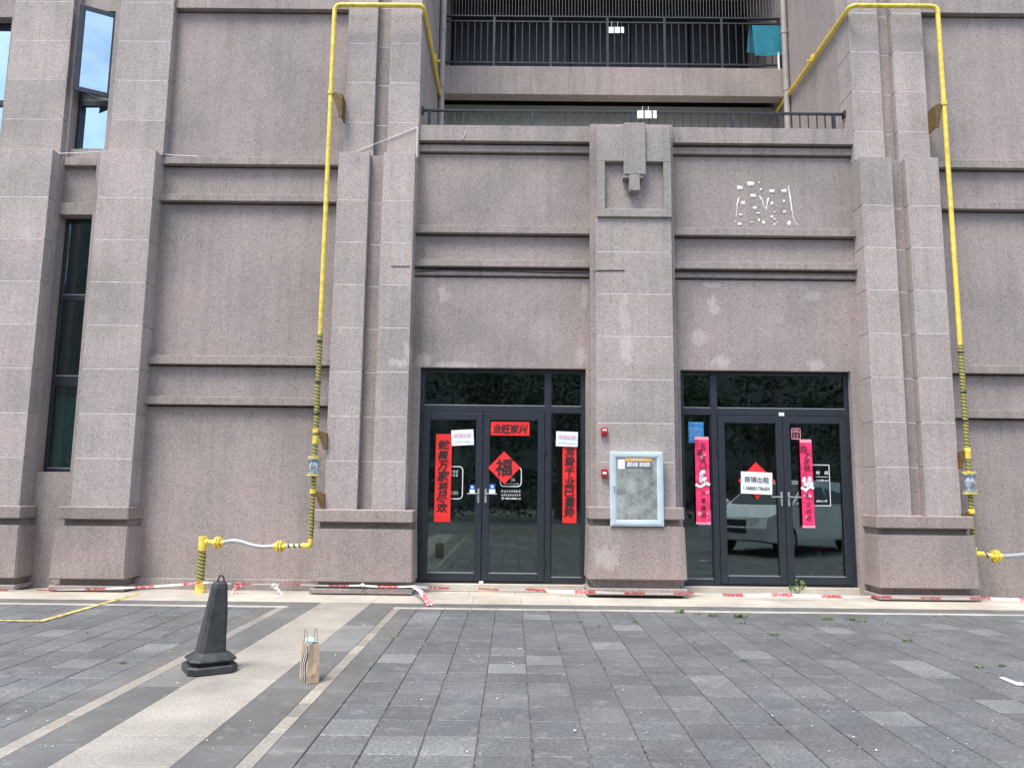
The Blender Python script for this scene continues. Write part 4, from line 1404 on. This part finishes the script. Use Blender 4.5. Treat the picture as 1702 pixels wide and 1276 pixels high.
line_px([(988, 451.5, -.003), (991, 449.6, -.106), (1015, 449, -.106), (1038, 449.4, -.106)], -.106, .006, 'black_cable', 'rail', 'short black cable crossing the middle pier', 'cable')
line_px([(650, 442, -.106), (668, 442.5, -.106), (681, 442, -.106)], -.106, .005, 'black_cable', 'rail', 'short black cable end on the pier left of the left entrance', 'cable')

# ---------------------------------------------------------------- tags and towel on the railings
for (px, py, Y, lab) in ((1076, 190, RY - .03, 'pair of white tags tied to the lower railing'), (1025, 50, BY + .03, 'pair of white tags tied to the upper railing')):
    t = thing('railing_tag', (at(px, py, Y)[0], Y, at(px, py, Y)[1]), lab, 'tag', 'white tags on the railings')
    k = (Y + CAM_D) / FPX
    for (dx0, dx1) in ((-17, -6.5), (-4.5, 7), (9, 15.5)):
        sc = 1.0 if Y < 1 else .78
        x0, z1 = at(px + dx0 * sc, py - 6 * sc, Y)
        x1, z0 = at(px + dx1 * sc, py + 7 * sc, Y)
        box('tag_card', 'white', t, x0, x1, Y - .003, Y, z0, z1)
    for dx in (-9, 2):
        x, z = at(px + dx * .9, py - 13, Y)
        x2, z2 = at(px + dx * .9 - .6, py - 5, Y)
        MB().tube([(x, Y, z), (x2, Y, z2)], .004, 5).build('tag_string', 'white', t)
# teal cloth over the upper railing
tx0, tz1 = at(1250.5, 41.5, BY)
tx1, tz0 = at(1299.5, 92, BY)
m = MB()
nx, nz_ = 12, 8
def cloth_pt(u, w, side):
    x = tx0 + (tx1 - tx0) * u + .035 * w * (1 if side < 0 else -1.6)
    yy = BY + .06 + side * (.030 + .014 * w + .012 * math.sin(u * 9 + 1) * w)
    zl = (tz1 - tz0) * (1.0 + .03 * (1 - u)) if side < 0 else (tz1 - tz0) * .82
    return (x, yy, tz1 + .006 - zl * w)
vs = [cloth_pt(i / nx, j / nz_, -1) for j in range(nz_ + 1) for i in range(nx + 1)]
vb = [cloth_pt(i / nx - .06, j / nz_, 1) for j in range(nz_ + 1) for i in range(nx + 1)]
fs = [(j * (nx + 1) + i, j * (nx + 1) + i + 1, (j + 1) * (nx + 1) + i + 1, (j + 1) * (nx + 1) + i) for j in range(nz_) for i in range(nx)]
m._add(vs, fs, True)
m._add(vb, fs, True)
m._add([vs[i] for i in range(nx + 1)] + [vb[i] for i in range(nx + 1)], [(i, i + 1, nx + 2 + i, nx + 1 + i) for i in range(nx)], True)
tag(m.build('towel', 'teal'), 'teal cloth hung over the upper balcony railing at its right end', 'towel')
x_, z_ = at(1292.5, 104, BY)
tag(MB().tube([(x_ + .03, BY + .02, z_ - .16), (x_ + .028, BY + .02, z_ + .20)], .022, 10).tube([(x_ + .115, BY + .02, z_ - .16), (x_ + .115, BY + .02, z_ - .06)], .018, 10).build('white_pipe_stub', 'printwhite'), 'short white pipe stub below the teal cloth', 'pipe')

# ---------------------------------------------------------------- barrier tape
def tape_run(pts, wid, label, name='barrier_tape'):
    """ribbon through points with a gentle sag and twist"""
    m = MB()
    P = []
    for a, b in zip(pts[:-1], pts[1:]):
        n = max(2, int((Vector(b) - Vector(a)).length / .06))
        for j in range(n):
            u = j / n
            p = Vector(a).lerp(Vector(b), u)
            p.z -= .012 * math.sin(math.pi * u)
            P.append(p)
    P.append(Vector(pts[-1]))
    vs, fs = [], []
    for i, p in enumerate(P):
        a = .55 * math.sin(i * .11) + .35
        o = Vector((0, -math.sin(a), math.cos(a))) * wid / 2
        vs += [p + o, p - o]
    for i in range(len(P) - 1):
        fs.append((2 * i, 2 * i + 1, 2 * i + 3, 2 * i + 2))
    m._add(vs, fs, True)
    m._add([v + Vector((0, .0008, 0)) for v in vs], [tuple(reversed(f)) for f in fs], True)
    return tag(m.build(name, 'tape'), label, 'tape', 'red and white barrier tape')
def tp(px, py, Y):
    x, z = at(px, py, Y)
    return (x, Y, max(.02, z))
tape_run([tp(-60, 986, -.26), tp(140, 979, -.26), tp(345, 967.5, -.22)], .026, 'red and white tape strung from the far left to the gas riser')
tape_run([tp(345, 967.5, -.22), tp(480, 970, -.22), tp(600, 972.5, -.25), tp(686, 974, -.25)], .024, 'red and white tape strung from the gas riser to the left entrance')
tape_run([tp(686, 974, -.25), tp(780, 977, .10), tp(880, 979, .10), tp(978, 983, -.22)], .040, 'red and white tape strung low across the left entrance')
tape_run([tp(978, 983, -.25), tp(1150, 986, -.25), tp(1300, 988, -.25), tp(1460, 991, -.26), tp(1640, 994, -.26), tp(1800, 997, -.26)], .040, 'red and white tape strung from the middle pier to the right edge')
def tape_knot(px, py, Y, label, tail=None, r=.045):
    x, z = at(px, py, Y)
    m = MB()
    rr = random.Random(int(px))
    for k in range(7):
        a0 = rr.random() * 6
        pts = []
        for j in range(9):
            a = a0 + j * .7
            pts.append((x + r * rr.uniform(.3, 1.1) * math.cos(a), Y + .02 * math.sin(a * 2), max(.02, z + r * rr.uniform(.3, .9) * math.sin(a))))
        m.tube(pts, .006, 5)
    vs = []
    if tail:
        for dx, dz in tail:
            for s_ in (-1, 1):
                vs.append((x + dx + s_ * .016, Y - .03 - abs(dz) * .3, max(.012, z + dz)))
        m._add(vs, [(2 * i, 2 * i + 1, 2 * i + 3, 2 * i + 2) for i in range(len(tail) - 1)], True)
    return tag(m.build('tape_knot', 'tape'), label, 'tape', 'knots of barrier tape')
tape_knot(397, 972, -.2, 'knot of barrier tape with a short tail beside the black cone', [(-.03, 0), (-.045, -.05), (-.06, -.10)])
tape_knot(457, 974, -.22, 'frayed knot of barrier tape halfway between cone and pier', [(.02, 0), (.07, -.05), (.12, -.11)])
tape_knot(602, 972, -.26, 'small knot of barrier tape on the base of the pier left of the doors', None, .025)
# loose end lying down by the left entrance
x, z = at(688, 977, -.26)
m = MB()
e0, e1 = Vector((x, -.26, z)), Vector((*gp(712, 1006, .012), .014))
for off in (0, .035):
    vs = []
    for j in range(9):
        u = j / 8
        p = e0.lerp(e1, u) + Vector((off * u, off * .3, .05 * math.sin(math.pi * u)))
        for s_ in (-1, 1):
            vs.append(p + Vector((s_ * .020, s_ * .006, s_ * .004)))
    m._add(vs, [(2 * i, 2 * i + 1, 2 * i + 3, 2 * i + 2) for i in range(8)], True)
tag(m.build('tape_end', 'tape'), 'loose end of barrier tape trailing onto the apron by the left entrance', 'tape')

# ---------------------------------------------------------------- black rubber cone
cxx, cyy = -2.375, -4.50
cone = thing('traffic_cone', (cxx, cyy, 0.0), 'plain black rubber traffic cone with a two-layer base on the pale path', 'traffic cone')
def octa(half, ch, rot, z, dx=0.0, dy=0.0):
    pts = [(half, -half + ch), (half, half - ch), (half - ch, half), (-half + ch, half), (-half, half - ch), (-half, -half + ch), (-half + ch, -half), (half - ch, -half)]
    c, s_ = math.cos(rot), math.sin(rot)
    return [(cxx + dx + x * c - y * s_, cyy + dy + x * s_ + y * c, z) for x, y in pts]
def loft(rings, cap0=True, cap1=True):
    m = MB()
    n = len(rings[0])
    vs = [v for r_ in rings for v in r_]
    fs = []
    for i in range(len(rings) - 1):
        for k in range(n):
            k2 = (k + 1) % n
            fs.append((i * n + k, i * n + k2, (i + 1) * n + k2, (i + 1) * n + k))
    if cap0: fs.append(tuple(range(n - 1, -1, -1)))
    if cap1: fs.append(tuple((len(rings) - 1) * n + k for k in range(n)))
    m._add(vs, fs)
    return m
cr = math.radians(33)
loft([octa(.180, .06, cr, .002), octa(.185, .06, cr, .010), octa(.185, .06, cr, .050), octa(.176, .058, cr, .062)]).build('base_slab', 'rubber', cone)
loft([octa(.128, .045, cr, .0625), octa(.128, .045, cr, .088)]).build('base_neck', 'rubber', cone)
loft([octa(.166, .055, cr, .088, .004), octa(.174, .06, cr, .098, .004), octa(.168, .06, cr, .110, .004), octa(.106, .034, cr, .150, .000)]).build('base_skirt', 'rubber', cone)
loft([octa(.102, .030, cr, .151, .000), octa(.093, .030, cr, .25, .008), octa(.078, .028, cr, .43, .026), octa(.056, .022, cr, .640, .040), octa(.050, .020, cr, .668, .042), octa(.038, .015, cr, .680, .043)]).build('cone_body', 'rubber', cone)
hp = []
for j in range(9):
    a = math.pi * j / 8
    hp.append((cxx + .052 + .026 * -math.cos(a), cyy - .004, .676 + .055 * math.sin(a)))
MB().tube(hp, .0065, 7).build('carry_loop', 'rubber', cone)

# ---------------------------------------------------------------- paper carrier bag
bx, by = gp(513.5, 1131)
bag = thing('paper_bag', (bx, by, 0), 'small brown kraft paper carrier bag with wavy print and blue tissue inside', 'paper bag')
br = math.radians(-59)          # narrow side towards the camera
W2, D2, H = .098, .045, .285
def bl(x, y, z):
    c, s_ = math.cos(br), math.sin(br)
    return (bx + x * c - y * s_, by + x * s_ + y * c, z)
m = MB()
lay = [(0.003, 1.0, 1.0), (.06, 1.0, 1.02), (.14, .985, .97), (.22, .975, .90), (H, .97, .82)]
rings = []
for (z, kx, ky) in lay:
    w, d = W2 * kx, D2 * ky
    pin = .010 if z > .1 else .002          # pleat of the gusset
    rings.append([bl(-w, -d, z), bl(0, -d - .003, z), bl(w, -d, z), bl(w - pin, 0, z), bl(w, d, z), bl(0, d + .002, z), bl(-w, d, z), bl(-w + pin, 0, z)])
body = loft(rings, True, False)
inner = [[(p[0] * .985 + bx * .015, p[1] * .985 + by * .015, p[2]) for p in r_] for r_ in rings]
body._add([v for r_ in inner[2:] for v in r_], [(i * 8 + k, i * 8 + (k + 1) % 8, (i + 1) * 8 + (k + 1) % 8, (i + 1) * 8 + k) for i in range(2) for k in range(8)])
body.build('bag_body', 'kraft', bag)
# wavy stripes on the broad face that looks left
for (off, mat, wd) in ((-.040, 'ink', .016), (-.018, 'white', .012), (.004, 'ink', .016), (.026, 'white', .010), (.048, 'ink', .016)):
    mm = MB()
    vs = []
    for j in range(25):
        z = .012 + (H - .03) * j / 24
        xx = off + .016 * math.sin(z * 38) + .012 + z * .05
        dd = -(D2 * (1.02 if z < .1 else 1.02 - (z - .1) * 1.1) + .0045)
        for s_ in (-1, 1):
            vs.append(bl(xx + s_ * wd / 2, dd, z))
    mm._add(vs, [(2 * i, 2 * i + 1, 2 * i + 3, 2 * i + 2) for i in range(24)])
    mm.build('wave_print', mat, bag)
# crumpled tissue
b = bmesh.new()
bmesh.ops.create_icosphere(b, subdivisions=3, radius=1.0)
rr = random.Random(3)
for v in b.verts:
    k = 1 + rr.uniform(-.22, .18)
    q = bl(v.co.x * W2 * .80 * k, v.co.y * D2 * .72 * k, H + .004 + v.co.z * .026 * k)
    v.co = Vector(q)
MB().bm(b).build('tissue', 'tissue', bag)
for s_ in (-1, 1):
    hp = []
    for j in range(13):
        a = math.pi * j / 12
        hp.append(bl(-.042 * math.cos(a), s_ * (D2 * .80 + .004 * math.sin(a)), H - .03 + .125 * math.sin(a) ** .8))
    MB().tube(hp, .0024, 6).build('handle', 'twine', bag)
t = MB()
put_text(t, '♻', 0, 0, 0, h=.030, bold=.0)
t.v = [bl(W2 * 1.0 + .004, x * 1.0 - .002, .055 + z) for (x, y, z) in t.v]
t.build('recycling_mark', 'ink', bag)

# ---------------------------------------------------------------- weeds, crumbs and fallen leaves on the forecourt
weeds = [(1131, 1018, .10), (1158, 1021, .06), (1184, 1024, .10), (1230, 1026, .12), (1234, 1036, .07), (1375, 1030, .10), (1415, 1030, .08), (1432, 1033, .07), (1283, 1055, .08), (1508, 1066, .07),
         (1628, 1109, .06), (1664, 1107, .06), (1058, 1034, .06), (963, 1034, .05), (929, 1077, .045), (1237, 1098, .05), (655, 1060, .05), (204, 1102, .05)]
weeds.sort()
ords = ['first', 'second', 'third', 'fourth', 'fifth', 'sixth', 'seventh', 'eighth', 'ninth', 'tenth', 'eleventh', 'twelfth', 'thirteenth', 'fourteenth', 'fifteenth', 'sixteenth', 'seventeenth', 'eighteenth']
for wi, (px, py, s_) in enumerate(weeds):
    x, y = gp(px, py)
    rr = random.Random(wi * 7 + 1)
    m = MB()
    nb = int(14 + s_ * 140)
    for k in range(nb):
        a = rr.random() * 6.28
        ln = s_ * rr.uniform(.3, .8)
        lean = rr.uniform(.5, 1.4)
        ox, oy = x + rr.uniform(-1, 1) * s_ * .6, y + rr.uniform(-1, 1) * s_ * .25
        wd = ln * .07 + .0015
        d = Vector((math.cos(a), math.sin(a), 0))
        n_ = Vector((-d.y, d.x, 0)) * wd
        p0 = Vector((ox, oy, -.004))
        p1 = p0 + d * ln * .4 * lean + Vector((0, 0, ln * .55))
        p2 = p0 + d * ln * .95 * lean + Vector((0, 0, ln * (.7 if lean < 1 else .35)))
        m._add([p0 - n_ * .4, p0 + n_ * .4, p1 + n_, p1 - n_, p2], [(0, 1, 2, 3), (3, 2, 4)])
    tag(m.build('weed', 'leaf'), 'green weed tuft in the paver joints, %s from the left' % ords[wi], 'weed', 'weeds in the pavement')
# the weed standing in front of the right entrance
wx, wz = at(1326, 976, .22)
m = MB()
rr = random.Random(77)
for k in range(5):
    tip = Vector((wx + rr.uniform(-.13, .13), .20 + rr.uniform(-.04, .04), rr.uniform(.10, .24)))
    m.tube([(wx, .235, .004), tuple((Vector((wx, .235, 0)) + tip) / 2 + Vector((0, 0, .03))), tuple(tip)], .003, 5)
    for j in range(7):
        a = rr.random() * 6.28
        q = Vector((wx, .235, .03)).lerp(tip, rr.uniform(.45, 1.05))
        d = Vector((math.cos(a), math.sin(a) * .6, rr.uniform(-.2, .5))) * .040
        n_ = Vector((-d.z, .3 * d.x, d.x)) * .33
        m._add([q, q + d * .5 + n_, q + d, q + d * .5 - n_], [(0, 1, 2, 3)])
tag(m.build('weed', 'leaf'), 'small leafy weed growing at the threshold of the right entrance', 'weed')
cr_ = MB()
rr = random.Random(21)
for k in range(380):
    x, y = rr.uniform(-6.5, 6.8), rr.uniform(-7.6, -1.45) if rr.random() < .93 else rr.uniform(-1.4, -.3)
    s_ = rr.uniform(.003, .008) * (1.4 if rr.random() < .12 else 1)
    a = rr.random() * 3.14
    c, q = math.cos(a) * s_, math.sin(a) * s_
    z = .010
    e_ = rr.uniform(.4, 1.2)
    cr_._add([(x - c, y - q, z), (x + q * e_, y - c * e_, z), (x + c, y + q, z), (x - q * e_, y + c * e_, z), (x, y, z + s_ * .5)], [(0, 1, 4), (1, 2, 4), (2, 3, 4), (3, 0, 4)])
o = cr_.build('litter_crumbs', 'crumb')
tag(o, 'pale crumbs and grit scattered over the pavers', 'litter', kind='stuff')
lv = MB()
for k in range(70):
    x, y = rr.uniform(-6.0, -2.9) if rr.random() < .55 else rr.uniform(-1, 6.5), rr.uniform(-4.8, -1.35)
    s_ = rr.uniform(.010, .026)
    a = rr.random() * 6.28
    d, n_ = Vector((math.cos(a), math.sin(a), .25)) * s_, Vector((-math.sin(a), math.cos(a), .4)) * s_ * .45
    q = Vector((x, y, .008))
    lv._add([q - d, q + n_, q + d, q - n_ * .8], [(0, 1, 2, 3)])
tag(lv.build('dry_leaves', 'bark'), 'small dry leaf scraps lying over the pavers', 'leaves', kind='stuff')
x, y = gp(1690, 1128)
m = MB()
pts = [gp(1661, 1127), gp(1668, 1126.5), gp(1690, 1135), gp(1725, 1139), gp(1725, 1141.5), gp(1690, 1139.5)]
m.prism([(p[0], p[1]) for p in pts], .004, .010, 'z')
tag(m.build('flat_scrap', 'crumb'), 'white flat scrap lying on the pavers at the right edge', 'litter')

# ---------------------------------------------------------------- things left inside the empty shops
x, z = at(722, 960, .9)
cb = thing('cardboard_box', (x, 1.0, .10), 'torn cardboard box on the floor behind the left entrance glass', 'box')
m = MB()
m.box(x - .17, x + .12, .86, 1.16, .101, .24)
m.build('box_body', 'cardboard', cb)
MB().quad((x + .12, .86, .24), (x + .22, .84, .30), (x + .22, 1.12, .29), (x + .12, 1.16, .24)).build('box_flap', 'white', cb)
st = thing('wooden_trestle', (3.6, 1.2, .1), 'wooden sticks leaning together behind the right entrance glass', 'sticks')
for (a, b) in (((1350, 965), (1362, 915)), ((1372, 965), (1360, 915)), ((1340, 960), (1395, 918)), ((1400, 960), (1345, 925))):
    xa, za = at(*a, 1.2)
    xb, zb_ = at(*b, 1.3)
    dd = Vector((xb - xa, .1, zb_ - max(.10, za)))
    MB().tube([(xa, 1.2, max(.11, za)), (xa + dd.x, 1.3, max(.11, za) + dd.z)], .022, 8).build('stick', 'wood', st)
x, z = at(1393, 912, 1.1)
rg = MB()
b = bmesh.new()
bmesh.ops.create_icosphere(b, subdivisions=2, radius=1.0)
rr = random.Random(9)
for v in b.verts:
    k = 1 + rr.uniform(-.2, .2)
    v.co = Vector((x - .1 + v.co.x * .24 * k, 1.35 + v.co.y * .12 * k, z - .01 + v.co.z * .07 * k))
tag(rg.bm(b).build('red_cloth_bundle', 'alarm'), 'dark red cloth bundle on the sticks behind the right entrance glass', 'cloth')
x, z = at(1397, 945, 1.0)
bt = thing('yellow_bottle', (x, 1.0, .10), 'orange bottle standing behind the right entrance glass', 'bottle')
MB().tube([(x, 1.0, .102), (x, 1.0, .28), (x, 1.0, .31), (x, 1.0, .35)], .05, 12, radii=[.05, .05, .03, .022]).build('bottle_body', 'orange', bt)
MB().tube([(x, 1.0, .351), (x, 1.0, .39)], .025, 10).build('cap', 'alarm', bt)

# ---------------------------------------------------------------- the far side of the forecourt, mirrored in the glass
def make_tree(x, y, h, seed, label):
    rr = random.Random(seed)
    t = thing('street_tree', (x, y, 0), label, 'tree', 'trees across the forecourt')
    m = MB()
    m.tube([(x, y, -.03), (x + .05, y, h * .2), (x - .05, y + .05, h * .42), (x, y, h * .7)], .2, 9, radii=[.22, .17, .13, .05])
    tips = []
    for k in range(9):
        a = k * 2.4 + rr.random()
        z0 = h * rr.uniform(.28, .5)
        p = (x + math.cos(a) * h * rr.uniform(.18, .30), y + math.sin(a) * h * rr.uniform(.18, .30), z0 + h * rr.uniform(.12, .32))
        m.tube([(x, y, z0), ((x + p[0]) / 2, (y + p[1]) / 2, (z0 + p[2]) / 2 + .2), p], .05, 6, radii=[.08, .05, .02])
        tips.append(p)
    m.build('trunk', 'bark', t)
    c = MB()
    cl = tips + [(x + rr.uniform(-.3, .3) * h, y + rr.uniform(-.25, .25) * h, h * rr.uniform(.36, .92)) for _ in range(26)]
    for (a, b_, z) in cl:
        R = h * rr.uniform(.07, .13)
        for k in range(85):
            d = Vector((rr.gauss(0, 1), rr.gauss(0, 1), rr.gauss(0, .8))) * R * .62
            q = Vector((a, b_, z)) + d
            s_ = rr.uniform(.10, .19)
            u = Vector((rr.gauss(0, 1), rr.gauss(0, 1), rr.gauss(0, 1))).normalized()
            w = u.cross(Vector((rr.gauss(0, 1), rr.gauss(0, 1), rr.gauss(0, 1)))).normalized()
            c._add([q - u * s_, q + w * s_ * .5, q + u * s_, q - w * s_ * .5], [(0, 1, 2, 3)])
    c.build('crown', 'treeleaf', t)
k = 0
for (x, y, h) in ((-12, -25, 7.5), (-8, -27, 9.5), (-3, -25.5, 9.0), (2.2, -26, 9.8), (7.2, -25, 9.2), (12.5, -26.5, 9.6), (18, -26, 9.0), (24, -28, 9.5)):
    k += 1
    make_tree(x, y, h, 40 + k, 'leafy street tree behind the viewer, mirrored in the shop glass, number %s from the left' % ['', 'one', 'two', 'three', 'four', 'five', 'six', 'seven', 'eight'][k])
hd = MB()
rr = random.Random(8)
for i in range(9000):
    x, y, z = rr.uniform(-26, 30), rr.uniform(-29.5, -28), rr.uniform(0, 2.6) ** 1.0
    s_ = rr.uniform(.08, .16)
    u = Vector((rr.gauss(0, 1), rr.gauss(0, 1), rr.gauss(0, 1))).normalized()
    w = u.cross(Vector((rr.gauss(0, 1), rr.gauss(0, 1), rr.gauss(0, 1)))).normalized()
    q = Vector((x, y, z))
    hd._add([q - u * s_, q + w * s_ * .6, q + u * s_, q - w * s_ * .6], [(0, 1, 2, 3)])
tag(hd.build('hedge', 'treeleaf'), 'long green hedge under the trees behind the viewer', 'hedge', kind='stuff')

# parked car just outside the right edge of the frame, mirrored in the right entrance
car = thing('parked_car', (6.3, -7.2, 0), 'silver sport utility car parked right of the view, mirrored in the right entrance', 'car')
ca, sa = math.cos(math.radians(50)), math.sin(math.radians(50))
def cw(x, y, z):                # local: x to the side, y forward (nose towards the building)
    return (6.7 + x * ca - y * sa, -7.7 + x * sa + y * ca, z)
prof = [(2.25, .35), (2.30, .62), (2.22, .86), (1.25, 1.06), (1.12, 1.10), (.30, 1.62), (-.2, 1.70), (-1.5, 1.66), (-2.1, 1.15), (-2.25, .9), (-2.25, .35), (-1.75, .28), (1.75, .28)]
def hw(z):
    return .90 if z < .95 else .90 - (z - .95) * .30
m = MB()
n = len(prof)
vs = [cw(-hw(z), y, z) for (y, z) in prof] + [cw(hw(z), y, z) for (y, z) in prof]
m._add(vs, [tuple(range(n)), tuple(range(2 * n - 1, n - 1, -1))] + [(i, (i + 1) % n, n + (i + 1) % n, n + i) for i in range(n)])
m.build('car_body', 'carpaint', car)
def cquad(name, mat, a, b, c_, d):
    MB().quad(cw(*a), cw(*b), cw(*c_), cw(*d)).build(name, mat, car)
cquad('windscreen', 'carglass', (-.80, 1.10, 1.135), (.80, 1.10, 1.135), (.66, .36, 1.605), (-.66, .36, 1.605))
for s_ in (-1, 1):
    cquad('side_window', 'carglass', (s_ * .875, .95, 1.13), (s_ * .70, .30, 1.58), (s_ * .70, -.45, 1.60), (s_ * .868, -.45, 1.13))
    cquad('side_window', 'carglass', (s_ * .868, -.52, 1.13), (s_ * .70, -.52, 1.60), (s_ * .70, -1.45, 1.58), (s_ * .862, -1.75, 1.13))
    MB().tube([cw(s_ * .9, 1.0, 1.12), cw(s_ * 1.04, .96, 1.15)], .08, 10, radii=[.05, .09]).build('wing_mirror', 'carpaint', car)
    for yy in (1.40, -1.40):
        w = MB().tube([cw(s_ * .68, yy, .34), cw(s_ * .915, yy, .34)], .34, 24)
        wo_ = w.build('wheel', 'tyre', car)
        MB().tube([cw(s_ * .91, yy, .34), cw(s_ * .925, yy, .34)], .22, 20).build('rim', 'chrome', wo_)
    cquad('headlight', 'printwhite', (s_ * .45, 2.305, .70), (s_ * .86, 2.24, .70), (s_ * .86, 2.20, .86), (s_ * .45, 2.26, .84))
cquad('grille', 'tyre', (-.40, 2.312, .50), (.40, 2.312, .50), (.40, 2.27, .80), (-.40, 2.27, .80))
# apartment block far behind, mirrored in the tall window; long low wing added to hide sky gaps
ab = thing('apartment_block', (-30, -52, 0), 'tall grey apartment block far behind the viewer, mirrored in the tall left window, with an added low wing', 'building')
MB().box(-60, 60, -60, -48, 0, 17).box(-46, -14, -59, -47.95, 17, 27).build('block_wall', 'block', ab)
wmesh = MB().box(0, 1.9, -.05, .04, 0, 1.5).mesh('block_window', 'blockglass')
for i in range(30):
    for j in range(8 if i < 9 else 5):
        o = bpy.data.objects.new('block_window', wmesh)
        C.objects.link(o)
        attach(o, ab)
        o.location = (-45 + i * 3.5, -47.96, 1.4 + j * 3.1)
